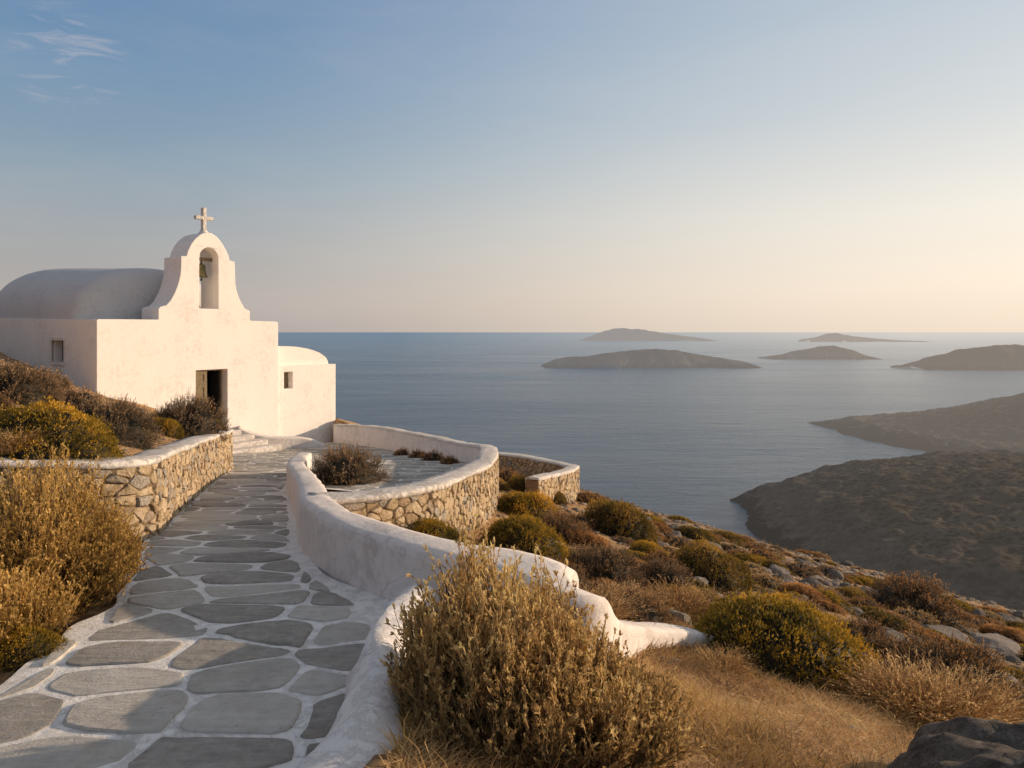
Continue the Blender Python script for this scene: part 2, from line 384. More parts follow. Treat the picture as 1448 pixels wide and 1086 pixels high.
def sheet(name, fx0, fx1, y0, y1, mat, parent=None, nx=26, dy=.08, off=0.0):
    ys = np.arange(y0, y1+dy/2, dy); u = np.linspace(0, 1, nx)
    YY = np.repeat(ys[:, None], nx, 1); XX = fx0(ys)[:, None]*(1-u)+fx1(ys)[:, None]*u
    ZZ = zp(YY)+off+fbm(XX, YY, .35, 2)*.008
    idx = np.arange(len(ys)*nx).reshape(len(ys), nx)
    q = np.stack([idx[:-1, :-1], idx[:-1, 1:], idx[1:, 1:], idx[1:, :-1]], -1).reshape(-1, 4)
    return link(name, mesh(np.stack([XX, YY, ZZ], -1).reshape(-1, 3), q), mat, parent, True)
pathXR = lambda y: np.where(np.asarray(y) < 15.75, XR(y)+.06, XO(y))
pl = lambda y: XL(y)-.02+np.where(np.asarray(y) < 7, fbm(np.asarray(y)*1.0, 3.3, .5, 2)*.18, 0)
root = sheet('path', pl, lambda y: XR(y)+.1+.22*sstep(6.2, 5.2, y), 1.2, 15.8, M['joint'])
tag(root, kind='structure')
flagstones('paving_stones', lambda y: pl(y)+.03, lambda y: XR(y)-.03, 1.3, 15.8, 3, root)
root = sheet('forecourt', lambda y: XL(y)-.05, lambda y: XO(y)-.02, 15.8, 29.2, M['joint'], nx=60, dy=.12)
tag(root, kind='structure')
flagstones('paving_stones', lambda y: XL(y)+.03, lambda y: XO(y)-.1, 15.83, 29.0, 5, root, .017, .36, .62)
root = sheet('terrace', lambda y: XR(y)+.3+.9*sstep(13.2, 12.2, y), lambda y: XO(y)-.02, 12.0, 15.8, M['joint'], nx=40)
tag(root, kind='structure')
flagstones('paving_stones', lambda y: XR(y)+.4+.9*sstep(13.2, 12.2, y), lambda y: XO(y)-.1, 12.05, 15.78, 6, root, .017, .36, .62)

# ------------------------------------------------------------------ walls
def crom(pts, step=.12):
    P = np.array(pts, float); out = []
    n = len(P)
    for i in range(n-1):
        p0 = P[max(i-1, 0)]; p1 = P[i]; p2 = P[i+1]; p3 = P[min(i+2, n-1)]
        m = max(2, int(np.linalg.norm((p2-p1)[:2])/step))
        for k in range(m):
            t_ = k/m; t2 = t_*t_; t3 = t2*t_
            out.append(.5*((2*p1)+(-p0+p2)*t_+(2*p0-5*p1+4*p2-p3)*t2+(-p0+3*p1-3*p2+p3)*t3))
    out.append(P[-1]); return np.array(out)
def frames(C):
    T = np.gradient(C[:, :2], axis=0); T /= np.linalg.norm(T, axis=1)[:, None]+1e-9
    N = np.stack([T[:, 1], -T[:, 0]], 1)   # right-hand side when walking along
    return T, N
def sweep(C, section, noise=.012, seed=0.0, caps=True):
    """C rows: x,y,ztop,width,zbase. section: list of (u in -1..1 across, v: (0 top .. negative metres) or ('b') for base)"""
    T, N = frames(C); n = len(C); k = len(section); V = np.zeros((n, k, 3))
    for j, (u, v) in enumerate(section):
        w = C[:, 3]*.5*u
        V[:, j, 0] = C[:, 0]+N[:, 0]*w; V[:, j, 1] = C[:, 1]+N[:, 1]*w
        V[:, j, 2] = C[:, 4] if v == 'b' else (C[:, 2]+v if not isinstance(v, tuple) else C[:, 2]*(1-v[0])+C[:, 4]*v[0])
    s = np.arange(n)[:, None]*.12; jj = np.arange(k)[None, :]*.37
    d = fbm(s+seed, jj+seed*3, .45, 3)*noise*2
    V[:, :, 0] += N[:, 0][:, None]*d; V[:, :, 1] += N[:, 1][:, None]*d
    V[:, :, 2] += fbm(s+seed+30, jj*.6, .5, 3)*noise*1.6
    F = []
    for i in range(n-1):
        for j in range(k-1): F.append((i*k+j, i*k+j+1, (i+1)*k+j+1, (i+1)*k+j))
    if caps: F.append(tuple(range(k))[::-1]); F.append(tuple((n-1)*k+j for j in range(k)))
    return V.reshape(-1, 3), F
ROUND = [(-1.0, 'b'), (-1.0, (.66,)), (-1.0, (.33,)), (-1, -.10), (-.97, -.045), (-.86, -.012), (-.6, 0), (-.2, .006), (.2, .006), (.6, 0), (.86, -.012), (.97, -.045), (1, -.10), (1.0, (.33,)), (1.0, (.66,)), (1.0, 'b')]
SOFT = [(-1.12, 'b'), (-1.05, (.66,)), (-1.0, (.33,)), (-.985, -.085), (-.95, -.035), (-.84, -.010), (-.55, 0), (-.2, .004), (.2, .004), (.55, 0), (.84, -.010), (.95, -.035), (.985, -.085), (1.0, (.33,)), (1.05, (.66,)), (1.12, 'b')]
BLOB = [(-1.12, 'b'), (-1.06, (.66,)), (-1.0, (.33,)), (-.93, -.14), (-.8, -.06), (-.6, -.02), (-.3, 0), (0, .008), (.3, 0), (.6, -.02), (.8, -.06), (.93, -.14), (1.0, (.33,)), (1.06, (.66,)), (1.12, 'b')]

def rubble_face(C, side, z_top_off, seed, size=.2, mat=None):
    """real stones set into one face of a wall; returns MB"""
    T, N = frames(C); S = np.concatenate([[0], np.cumsum(np.linalg.norm(np.diff(C[:, :2], axis=0), axis=1))])
    rng = np.random.RandomState(seed); H = float(np.max(C[:, 2]-C[:, 4])); Lt = S[-1]; pts = []
    v = -size*.5; r = 0
    while v < H+size:
        u = rng.rand()*size-size
        while u < Lt+size:
            pts.append((u+rng.uniform(-.42, .42)*size, v+rng.uniform(-.42, .42)*size)); u += size*rng.uniform(.45, 1.6)
        v += size*.78; r += 1
    pts = np.array(pts); cells = voronoi_cells(pts, 1.15, 1.0, size*2.2); mb = MB()
    for cpoly in cells:
        if cpoly is None: continue
        cp = np.array(cpoly)
        cu = np.clip(cp[:, 0], 0, Lt); top = np.interp(cu, S, C[:, 2])+z_top_off; bot = np.interp(cu, S, C[:, 4])
        Hl = (top-bot); cv = np.clip(cp[:, 1], 0, Hl); cp = np.stack([cu, cv], 1)
        q = round_poly(cp, size*rng.uniform(.02, .08), 1, .2)
        if q is None or len(q) < 6: continue
        ar = abs(.5*np.sum(q[:, 0]*np.roll(q[:, 1], -1)-np.roll(q[:, 0], -1)*q[:, 1]))
        if ar < size*size*.08: continue
        q = q+np.stack([vn(q[:, 0]*17, q[:, 1]*17), vn(q[:, 0]*17+50, q[:, 1]*17)], 1)*.045
        c = q.mean(0); n = len(q); prot = rng.uniform(.008, .036); V = []
        tl = rng.uniform(-.16, .16, 2)
        for sc, hh in ((1.06, -.05), (1.0, .1), (.955, .75), (.82, 1.0)):
            for pt in q:
                pp = c+(pt-c)*sc; V.append((pp, hh*prot+(tl@(pp-c) if hh > 0 else 0)+vn(pp[0]*23, pp[1]*23)*.022*(hh > .2)))
        V.append((c, prot+.004))
        W = []
        for pp, off in V:
            u = min(max(pp[0], 0), Lt); x = np.interp(u, S, C[:, 0]); y = np.interp(u, S, C[:, 1])
            nx_ = np.interp(u, S, N[:, 0]); ny_ = np.interp(u, S, N[:, 1]); w = np.interp(u, S, C[:, 3])*.5
            zt = np.interp(u, S, C[:, 2])+z_top_off
            W.append((x+side*nx_*(w+off), y+side*ny_*(w+off), zt-pp[1]))
        F = []
        for k in range(3):
            for a_ in range(n): b_ = (a_+1) % n; F.append((k*n+a_, k*n+b_, (k+1)*n+b_, (k+1)*n+a_))
        for a_ in range(n): F.append((3*n+a_, 3*n+(a_+1) % n, 4*n))
        if side > 0: pass
        mb.add(W, F, rng.rand())
    return mb
def stone_wall(name, C, sides, label, seed, size=.2, cap_over=.022, capth=.065, capmat='coping'):
    root = empty(name, tuple(C[len(C)//2][:2])+(float(C[len(C)//2][4]),)); inv = Vector(root.location)
    def par(o): o.parent = root; o.location = -inv; return o
    Cc = C.copy(); Cc[:, 2] -= capth*.7; Cc[:, 3] -= .02
    V, F = sweep(Cc, [(-1, 'b'), (-1, (.5,)), (-1, 0), (1, 0), (1, (.5,)), (1, 'b')], .006, seed)
    par(link('mortar_core', mesh(V, F), M['mortar'], None))
    for s in sides: par(rubble_face(Cc, s, 0.0, seed+int(s)+3, size).build('rubble_facing', M['rubble'], None, False))
    Cp = C.copy(); Cp[:, 3] += cap_over*2; Cp[:, 4] = Cp[:, 2]-capth
    V, F = sweep(Cp, [(-.94, 'b'), (-1, -.035), (-.96, -.012), (-.85, 0), (-.3, .004), (.3, .004), (.85, 0), (.96, -.012), (1, -.035), (.94, 'b'), (.6, 'b'), (-.6, 'b'), (-.94, 'b')], .014, seed+5)
    par(link('coping', mesh(V, F), M[capmat], None, True))
    tag(root, label, 'stone wall'); return root
def wallC(pts, step=.12): return crom(pts, step)

# left retaining wall: x, y, top, width, base
C = wallC([(-7.9, 5.7, -.85, .36, -2.0), (-6.6, 6.1, -1.0, .36, -2.0), (-5.4, 6.88, -1.1, .36, -2.05), (-4.6, 7.36, -1.22, .36, -2.1), (-3.98, 7.85, -1.30, .36, -2.15), (-4.05, 8.5, -1.37, .36, -2.25), (-4.42, 9.6, -1.48, .36, -2.35),
           (-4.8, 11.0, -1.62, .36, -2.5), (-5.24, 12.6, -1.76, .36, -2.65), (-5.8, 14.8, -1.97, .36, -2.85), (-6.38, 16.95, -2.16, .36, -3.1), (-6.9, 17.25, -2.2, .36, -3.1), (-7.6, 17.5, -2.22, .36, -3.1)])
stone_wall('retaining_wall', C, (1,), 'long rubble retaining wall with white coping on the left side of the path', 11, .14)
# terrace wall: rubble outside, plastered inside
C = wallC([(-2.0, 7.75, -1.66, .34, -2.4), (-1.5, 8.12, -1.70, .34, -2.75), (-1.08, 8.9, -1.78, .34, -2.8), (-.86, 10.2, -1.92, .34, -2.95), (-.66, 11.5, -2.05, .34, -3.1), (-.52, 12.8, -2.18, .34, -3.3), (-.46, 15, -2.37, .34, -3.6), (-.58, 17, -2.52, .34, -3.9),
           (-1.2, 19.5, -2.83, .34, -4.2), (-2.65, 23, -3.08, .34, -4.5), (-4.6, 26.3, -3.25, .34, -4.7), (-6.45, 28.45, -3.42, .34, -4.8)])
tw = stone_wall('terrace_wall', C, (1,), 'curved terrace parapet wall with rubble outer face and white coping', 23, .145, .02, .07)
Ci = C.copy(); T_, N_ = frames(C); Ci[:, 0] -= N_[:, 0]*.165; Ci[:, 1] -= N_[:, 1]*.165; Ci[:, 3] = .05; Ci[:, 2] -= .06
Ci = Ci[8:]
V, F = sweep(Ci, [(-1, 'b'), (-1, (.5,)), (-1, 0), (1, 0), (1, 'b')], .008, 4.4)
o = link('plastered_face', mesh(V, F), M['parapet'], tw, True); o.location = -Vector(tw.location)
# lower enclosure wall
C = wallC([(-1.0, 27.6, -4.3, .34, -5.6), (.3, 26.9, -4.32, .34, -5.6), (1.2, 25.9, -4.33, .34, -5.8), (1.85, 24.6, -4.27, .34, -5.8), (1.86, 23.5, -4.12, .34, -5.8), (1.45, 22.0, -3.98, .34, -5.5), (.95, 20.6, -3.82, .34, -5.2), (.5, 19.4, -3.68, .34, -4.9)])
stone_wall('lower_wall', C, (-1, 1), 'short low rubble wall with white coping on the slope nearest the sea', 37, .2, .02, .08)
# right parapet of the path, swinging round and running out as a low curb
C = wallC([(-4.25, 15.7, -2.47, .30, -3.1), (-3.66, 13, -2.2, .30, -2.9), (-2.77, 10.3, -1.92, .30, -2.7), (-2.24, 8.6, -1.74, .31, -2.5), (-1.9, 7.5, -1.63, .31, -2.4), (-1.47, 6.55, -1.55, .31, -2.4), (-.98, 5.85, -1.50, .32, -2.4), (-.48, 5.42, -1.50, .36, -2.4),
           (-.05, 5.28, -1.54, .42, -2.4), (.22, 5.08, -1.57, .44, -2.4), (.40, 4.95, -1.64, .42, -2.6), (.52, 5.25, -1.86, .36, -2.8), (.68, 5.7, -2.13, .34, -2.9), (1.0, 6.4, -2.43, .34, -3.1), (1.42, 6.95, -2.66, .34, -3.3), (1.8, 7.3, -2.86, .34, -3.5), (2.3, 7.5, -3.12, .3, -3.7)], .09)
V, F = sweep(C, SOFT, .011, 2.2)
tag(link('parapet_wall', mesh(V, F), M['parapet'], None, True), 'smooth white plastered parapet wall curving along the right side of the path', 'parapet')
# near curb
C = wallC([(-.62, 5.05, -1.66, .24, -2.4), (-.68, 4.6, -1.64, .25, -2.4), (-.69, 4.0, -1.62, .26, -2.4), (-.63, 3.5, -1.62, .33, -2.4), (-.63, 3.15, -1.63, .42, -2.4), (-.70, 2.8, -1.65, .58, -2.4), (-.88, 2.3, -1.68, .62, -2.4), (-1.05, 1.6, -1.7, .5, -2.4)], .06)
V, F = sweep(C, BLOB, .03, 8.1)
tag(link('planter_curb', mesh(V, F), M['curb'], None, True), 'worn white planter curb at the front beside the tall foreground bush', 'curb')

# ------------------------------------------------------------------ chapel
CT, ST = math.cos(R(52)), math.sin(R(52))
def Fw(s, d, z): return Vector((-11.9+CT*s-ST*d, 22+ST*s+CT*d, z))
def spx(px, d=0.0):
    q = (px-724)/FPX; x0 = -11.9-ST*d; y0 = 22+CT*d
    return (x0-q*y0)/(q*ST-CT)
def fp(px, py, d=0.0):
    s = spx(px, d); return (s, (469-py)/FPX*(22+ST*s+CT*d))
chapel = empty('chapel', Fw(3, 4, -3.2), R(52)-math.pi*0)
tag(chapel, 'whitewashed chapel with barrel roof and arched bell gable', 'chapel')
bpy.context.view_layer.update()
MI = chapel.matrix_world.inverted()
def cpart(name, me, mat, parent=None, smooth=False, bevel=0):
    """mesh given in world coordinates, stored in the chapel's frame"""
    me.transform(MI)
    o = link(name, me, mat, parent or chapel, smooth)
    if bevel:
        b = o.modifiers.new('bevel', 'BEVEL'); b.width = bevel; b.segments = 3; b.limit_method = 'ANGLE'; b.angle_limit = R(35); b.use_clamp_overlap = True
    return o
def extrude(outline, holes, d0, d1, jag=0):
    """outline/holes: lists of (s,z); prism between depths d0 (front) and d1"""
    loops = [outline]+holes; flat = [p for l in loops for p in l]
    tri = geometry.tessellate_polygon([[Vector((p[0], p[1], 0)) for p in l] for l in loops])
    n = len(flat); V = [Fw(p[0], d0, p[1]) for p in flat]+[Fw(p[0], d1, p[1]) for p in flat]; F = []
    for a, b, c in tri: F.append((a, b, c)); F.append((c+n, b+n, a+n))
    base = 0
    for l in loops:
        m = len(l)
        for i in range(m): j = (i+1) % m; F.append((base+i, base+j, base+j+n, base+i+n))
        base += m
    me = mesh([tuple(v) for v in V], F)
    bm = bmesh.new(); bm.from_mesh(me); bmesh.ops.dissolve_degenerate(bm, dist=1e-4, edges=bm.edges); bmesh.ops.recalc_face_normals(bm, faces=bm.faces); bm.to_mesh(me); bm.free()
    return me
def boxm(s0, s1, d0, d1, z0, z1):
    return extrude([(s0, z0), (s1, z0), (s1, z1), (s0, z1)], [], d0, d1)
ZT = .37; SR = spx(393.5)
sdl, sdr = spx(277), spx(321.5); zdt = fp(300, 523)[1]
# facade slab
# outline of the front rising into the bell gable
up = [(224, 437), (226, 434), (235, 431.5), (241, 425), (247, 414), (252, 401), (255, 388), (256, 375), (256, 362), (263.6, 362), (266, 354), (270, 345.5), (276, 337.5), (284, 331), (293, 328.2), (300, 330), (307, 335), (314, 343.5), (320, 354), (323.5, 362), (325, 368.5),
      (332, 370), (332.6, 385), (333, 400), (334.5, 410), (338, 421), (342, 429), (346, 436), (352, 439), (353.5, 441)]
gab = [fp(*p) for p in up]
hl, hr = spx(282), spx(308.5); zb = fp(295, 436.5)[1]; zs = fp(295, 365)[1]; zt = fp(295, 350)[1]
hc = (hl+hr)/2; hw = (hr-hl)/2
hole = [(hl, zb), (hr, zb)]+[(hc+hw*math.cos(a), zs+(zt-zs)*math.sin(a)) for a in np.linspace(0, math.pi, 15)]
out = [(0, -5), (sdl, -5), (sdl, zdt), (sdr, zdt+.01), (sdr, -5), (SR, -5), (SR, ZT-.07), (SR-.03, ZT-.02), (spx(353.5), ZT)]+gab[::-1]+[(spx(224), ZT), (.03, ZT-.01), (0, ZT-.04)]
cpart('facade', extrude(out, [hole], 0, .36), M['chapel'], bevel=.03)
g2 = [(spx(224), ZT+.01)]+gab+[(spx(353.5), ZT+.01)]
cpart('bell_gable', extrude(g2, [hole], .362, 1.05), M['chapel'], bevel=.02)
# bell hanging from a wooden beam
def lathe(prof, cx, cy, seg=20):
    V = []; F = []
    for r, z in prof:
        for k in range(seg): a = 2*math.pi*k/seg; V.append((cx+r*math.cos(a), cy+r*math.sin(a), z))
    for i in range(len(prof)-1):
        for k in range(seg): F.append((i*seg+k, i*seg+(k+1) % seg, (i+1)*seg+(k+1) % seg, (i+1)*seg+k))
    return mesh(V, F)
bc = Fw(hc-.02, .42, 0); bz = fp(289, 369, .4)[1]
bell = cpart('bell', lathe([(.0, bz-.05), (.03, bz-.05), (.05, bz-.10), (.11, bz-.13), (.125, bz-.17), (.13, bz-.30), (.15, bz-.42), (.185, bz-.50), (.20, bz-.53), (.17, bz-.53), (.14, bz-.45), (.11, bz-.2), (0, bz-.16)], bc.x, bc.y), M['bronze'], None, True)
cpart('clapper', lathe([(0, bz-.3), (.012, bz-.3), (.012, bz-.55), (.035, bz-.58), (.04, bz-.62), (.025, bz-.66), (0, bz-.67)], bc.x, bc.y, 10), M['bronze'], bell, True)
cpart('bell_hanger', lathe([(0, bz+.05), (.03, bz+.05), (.035, bz), (.03, bz-.06), (0, bz-.06)], bc.x, bc.y, 8), M['bronze'], bell, True)
cpart('bell_beam', boxm(hl-.05, hr+.05, .36, .46, bz, bz+.11), M['wood'], bevel=.01)
# cross
cs, cz = fp(287.5+6, 327, .35); cs -= 0.0
cs = spx(288, .42); K = (22+ST*cs+CT*.42)/FPX; z0 = (469-328)*K-.05; z1 = (469-294)*K; zc = (469-308.5)*K
w = .055
crs = [(cs-w, z0), (cs+w, z0), (cs+w, zc-w), (cs+.30, zc-w), (cs+.30, zc+w), (cs+w, zc+w), (cs+w, z1), (cs-w, z1), (cs-w, zc+w), (cs-.30, zc+w), (cs-.30, zc-w), (cs-w, zc-w)]
cross = cpart('cross', extrude(crs, [], .34, .50), M['coping'], bevel=.012)
pc = Fw(cs, .42, 0)
cpart('pedestal', lathe([(.17, z0-.12), (.17, z0-.0), (.12, z0+.06), (.10, z0+.12), (.0, z0+.14)], pc.x, pc.y, 12), M['coping'], cross, True)
# side and rear walls
L = 9.6; LR = 9.4
def side_wall(dl, s0, s1, zf, zbk, holes=[]):
    loops = [[(0.35, -5), (dl, -4), (dl, zbk), (0.35, zf)]]+holes; flat = [p for l in loops for p in l]
    tri = geometry.tessellate_polygon([[Vector((p[0], p[1], 0)) for p in l] for l in loops]); n = len(flat)
    V = [Fw(s0, p[0], p[1]) for p in flat]+[Fw(s1, p[0], p[1]) for p in flat]; F = []
    for a, b, c in tri: F += [(a, b, c), (c+n, b+n, a+n)]
    base = 0
    for l in loops:
        m = len(l)
        for i in range(m): j = (i+1) % m; F.append((base+i, base+j, base+j+n, base+i+n))
        base += m
    me = mesh([tuple(v) for v in V], F); bm = bmesh.new(); bm.from_mesh(me); bmesh.ops.recalc_face_normals(bm, faces=bm.faces); bm.to_mesh(me); bm.free(); return me
def dpx(px, s=0.0):
    q = (px-724)/FPX; x0 = -11.9+CT*s; y0 = 22+ST*s; return (q*y0-x0)/(-ST-q*CT)
dw0, dw1 = dpx(91), dpx(73.5); zw = (22+CT*2.6)/FPX
wh = [(dw0, -43*zw), (dw1, -43*zw), (dw1, -12*zw), (dw0, -12*zw)]
cpart('side_wall', side_wall(L, 0.0, .4, ZT-.02, ZT+.14, [wh]), M['chapel'])
cpart('side_wall', side_wall(L, SR-.4, SR, ZT-.02, ZT+.14), M['chapel'])
cpart('rear_wall', boxm(.4, SR-.4, L-.35, L, -4, ZT+.1), M['chapel'])
# small recessed window on the side wall with its raised surround
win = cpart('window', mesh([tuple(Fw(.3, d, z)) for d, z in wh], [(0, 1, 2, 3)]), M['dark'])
mb = MB()
for (a, b, z0_, z1_) in ((dw0-.14, dw0, -45*zw, -10*zw), (dw1, dw1+.14, -45*zw, -10*zw), (dw0, dw1, -10*zw-.06, -10*zw+.05), (dw0, dw1, -48*zw, -43*zw)):
    V = [Fw(s, d, z) for s in (-.035, .06) for d in (a, b) for z in (z0_, z1_)]
    mb.add(V, [(0, 1, 3, 2), (4, 6, 7, 5), (0, 4, 5, 1), (2, 3, 7, 6), (1, 5, 7, 3), (0, 2, 6, 4)])
me = mesh(mb.v, mb.f); cpart('frame', me, M['parapet'], win, bevel=.02)
me = mesh([tuple(Fw(.18+a, (dw0+dw1)/2+b, z)) for a, b in ((-.015, -.015), (.015, -.015), (.015, .015), (-.015, .015)) for z in (-43*zw, -12*zw)], [(0, 1, 3, 2), (2, 3, 5, 4), (4, 5, 7, 6), (6, 7, 1, 0)])
cpart('glazing_bar', me, M['wood'], win)
# nave roof: hand-plastered barrel vault
def barrel(s0, s1, d0, d1, zs_f, zs_b, h_f, h_b, nS=28, nD=60, pw=.5, noise=.02, hf=0.0, hb=0.0):
    V = []; F = []
    for i in range(nD+1):
        t_ = .5-.5*math.cos(math.pi*i/nD); d = d0+(d1-d0)*t_; zs_ = zs_f+(zs_b-zs_f)*t_; h = h_f+(h_b-h_f)*t_
        q = 1.0
        if hf and d < d0+hf: q = max(1-(1-(d-d0)/hf)**3.2, 0)**(1/3.2)
        if hb and d > d1-hb: q = max(1-(1-(d1-d)/hb)**2.3, 0)**(1/2.3)
        for j in range(nS+1):
            a = math.pi*j/nS; s = (s0+s1)/2-(s1-s0)/2*q*math.cos(a); z = zs_+h*q*max(0, math.sin(a))**(pw*2*.85)
            V.append(tuple(Fw(s, d, z+noise*2*q*float(fbm(s, d, 1.4, 3)))))
    w_ = nS+1
    for i in range(nD):
        for j in range(nS): F.append((i*w_+j, (i+1)*w_+j, (i+1)*w_+j+1, i*w_+j+1))
    if not hf: F.append(tuple(range(w_)))
    if not hb: F.append(tuple(nD*w_+j for j in range(w_))[::-1])
    me = mesh(V, F); bm = bmesh.new(); bm.from_mesh(me); bmesh.ops.remove_doubles(bm, verts=bm.verts, dist=1e-4); bm.to_mesh(me); bm.free(); return me
o = cpart('roof', barrel(.04, SR-1.0, 1.40, LR, ZT-.05, ZT+.1, 1.72, 1.98, noise=.010, hf=.75, hb=1.3), M['roof'])
o.data.polygons.foreach_set('use_smooth', [len(p.vertices) == 4 for p in o.data.polygons])
cpart('roof_ledge', boxm(.06, SR-.06, .3, L-.4, ZT-.3, ZT-.06), M['roof'])
# door: one leaf shut, the other open on the dark nave
door = cpart('door', boxm(sdl, sdl+(sdr-sdl)*.42, .14, .20, -3.25, zdt-.02), M['wood'], bevel=.006)
mb = MB()
s1 = sdl+(sdr-sdl)*.42
for a, b, z0_, z1_ in ((sdl+.07, s1-.07, -3.1, -2.45), (sdl+.07, s1-.07, -2.3, -1.75), (sdl+.07, s1-.07, -1.65, zdt-.1)):
    for q in ((a, b, z0_, z0_+.04), (a, b, z1_-.04, z1_), (a, a+.04, z0_+.04, z1_-.04), (b-.04, b, z0_+.04, z1_-.04)):
        me = boxm(q[0], q[1], .115, .142, q[2], q[3]); mb.add([v.co[:] for v in me.vertices], [tuple(p.vertices) for p in me.polygons])
cpart('panel_moulding', mesh(mb.v, mb.f), M['wood'], door)
cpart('handle', boxm(s1-.05, s1-.02, .08, .12, -2.35, -2.2), M['bronze'], door, bevel=.004)
fr = MB()
for q in ((sdl-.0, sdl+.05, -3.25, zdt-.05), (sdr-.05, sdr, -3.25, zdt-.05), (sdl, sdr, zdt-.05, zdt-.002)):
    me = boxm(q[0]+.002, q[1]-.002, .325, .37, q[2], q[3]); fr.add([v.co[:] for v in me.vertices], [tuple(p.vertices) for p in me.polygons])
cpart('door_frame', mesh(fr.v, fr.f), M['wood'])
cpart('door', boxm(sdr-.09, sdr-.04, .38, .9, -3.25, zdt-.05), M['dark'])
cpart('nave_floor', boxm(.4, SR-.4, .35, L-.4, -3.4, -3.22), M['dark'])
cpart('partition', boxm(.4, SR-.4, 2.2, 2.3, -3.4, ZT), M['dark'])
# annex
sa0 = SR+.002; sa1 = spx(475, .22); ya = 22+ST*sa1+CT*.22; zat = (469-514.5)*ya/FPX
aw0, aw1 = spx(402, .22), spx(413.5, .22); yw = 22+ST*aw0+CT*.22
annex = cpart('annex', extrude([(sa0, -5), (sa1, -5), (sa1, zat), (sa0, zat+.0)], [[(aw0, (469-550)*yw/FPX), (aw1, (469-550)*yw/FPX), (aw1, (469-526.5)*yw/FPX), (aw0, (469-526.5)*yw/FPX)]], .22, .55), M['chapel'], bevel=.035)
cpart('window', boxm(aw0-.02, aw1+.02, .47, .50, (469-552)*yw/FPX, (469-525)*yw/FPX), M['wood'], annex)
cpart('end_wall', boxm(sa1-.35, sa1-.003, .55, 3.4, -5, zat-.003), M['chapel'], annex)
cpart('end_wall', boxm(sa0, sa1-.35, 3.1, 3.4, -5, zat-.003), M['chapel'], annex)
o = cpart('roof', barrel(2*5.9-spx(461, .5)+.9, spx(462, .5), .40, 3.3, zat-.04, zat-.04, .74, .74, 26, 16, .5, .012), M['chapel'], annex)
o.data.polygons.foreach_set('use_smooth', [len(p.vertices) == 4 for p in o.data.polygons])

# steps to the door and the plastered ledge along the facade
steps = empty('door_steps', Fw(3.5, -.8, -3.5)); tag(steps, 'worn stone steps leading up to the chapel door', 'steps')
bpy.context.view_layer.update(); SI = steps.matrix_world.inverted()
for k in range(4):
    d0 = -.42*(k+1); me = boxm(sdl-.1+.0*k, sdr+.25+.22*k, d0, d0+.44-.0*k if k else .34, -4.4, -3.22-.145*k)
    me.transform(SI); o = link('step', me, M['coping'], steps); b = o.modifiers.new('bevel', 'BEVEL'); b.width = .025; b.segments = 3
lc = [Fw(sdr+.32, -.12, 0), Fw(sdr+.6, -.4, 0), Fw(sdr+1.0, -.75, 0), Fw(SR-.15, -1.1, 0), Fw(SR+.35, -1.35, 0), Fw(SR+.75, -1.5, 0)]
C = wallC([(lc[0].x, lc[0].y, -3.12, .34, -4.5), (lc[1].x, lc[1].y, -3.32, .36, -4.5), (lc[2].x, lc[2].y, -3.48, .36, -4.5), (lc[3].x, lc[3].y, -3.56, .36, -4.5), (lc[4].x, lc[4].y, -3.66, .36, -4.5), (lc[5].x, lc[5].y, -3.85, .3, -4.5)])
V, F = sweep(C, SOFT, .02, 3.3); tag(link('step_ledge', mesh(V, F), M['parapet'], None, True), 'low white plastered ledge beside the chapel steps', 'ledge')

# ------------------------------------------------------------------ sea and land beyond
t = newmat('sea water')
mp = t.N('ShaderNodeMapping'); mp.inputs['Scale'].default_value = (.35, 1.0, 1.0); t.L(t.pos, mp.inputs['Vector'])
w1 = t.noise(mp.outputs[0], .06, 8, .62, .3); w2 = t.noise(mp.outputs[0], .9, 5, .6); big = t.noise(mp.outputs[0], .0035, 4, .6)
t.L(t.ramp(big, [(.35, (.020, .062, .115)), (.65, (.035, .085, .145))]), t.b.inputs['Base Color'])
t.b.inputs['Roughness'].default_value = .22; t.b.inputs['IOR'].default_value = 1.33; t.b.inputs['Specular IOR Level'].default_value = .5
bn = t.bump(t.math('ADD', t.math('MULTIPLY', w1, 4.0), t.math('MULTIPLY', w2, .9)), 1.0, .9)
lane = t.N('ShaderNodeMapping'); lane.inputs['Scale'].default_value = (.25, 1.0, 1.0); lane.inputs['Rotation'].default_value = (0, 0, R(-12)); t.L(t.pos, lane.inputs['Vector'])
ln_ = t.noise(lane.outputs[0], .008, 5, .6, .6); mr = t.N('ShaderNodeMapRange'); mr.inputs[1].default_value = .35; mr.inputs[2].default_value = .65; mr.inputs[3].default_value = .18; mr.inputs[4].default_value = .28; t.L(ln_, mr.inputs[0]); t.L(mr.outputs[0], t.b.inputs['Roughness'])
t.L(bn, t.b.inputs['Normal'])
paint_haze(t, t.b.outputs[0], 5200, .90, (.70, .655, .60), (.18, .25, .325))  # painted haze glow pales the far sea and silvers its right side
M['sea'] = t.mat
sx_ = np.concatenate([-np.geomspace(90000, 50, 40), [0], np.geomspace(50, 90000, 40)]); sy_ = np.concatenate([[-2000, -500], np.geomspace(20, 90000, 70)])
X, Y = np.meshgrid(sx_, sy_); idx = np.arange(X.size).reshape(X.shape)
q = np.stack([idx[:-1, :-1], idx[:-1, 1:], idx[1:, 1:], idx[1:, :-1]], -1).reshape(-1, 4)
tag(link('sea', mesh(np.stack([X, Y, np.full_like(X, SEA)], -1).reshape(-1, 3), q), M['sea'], None, True), kind='structure')

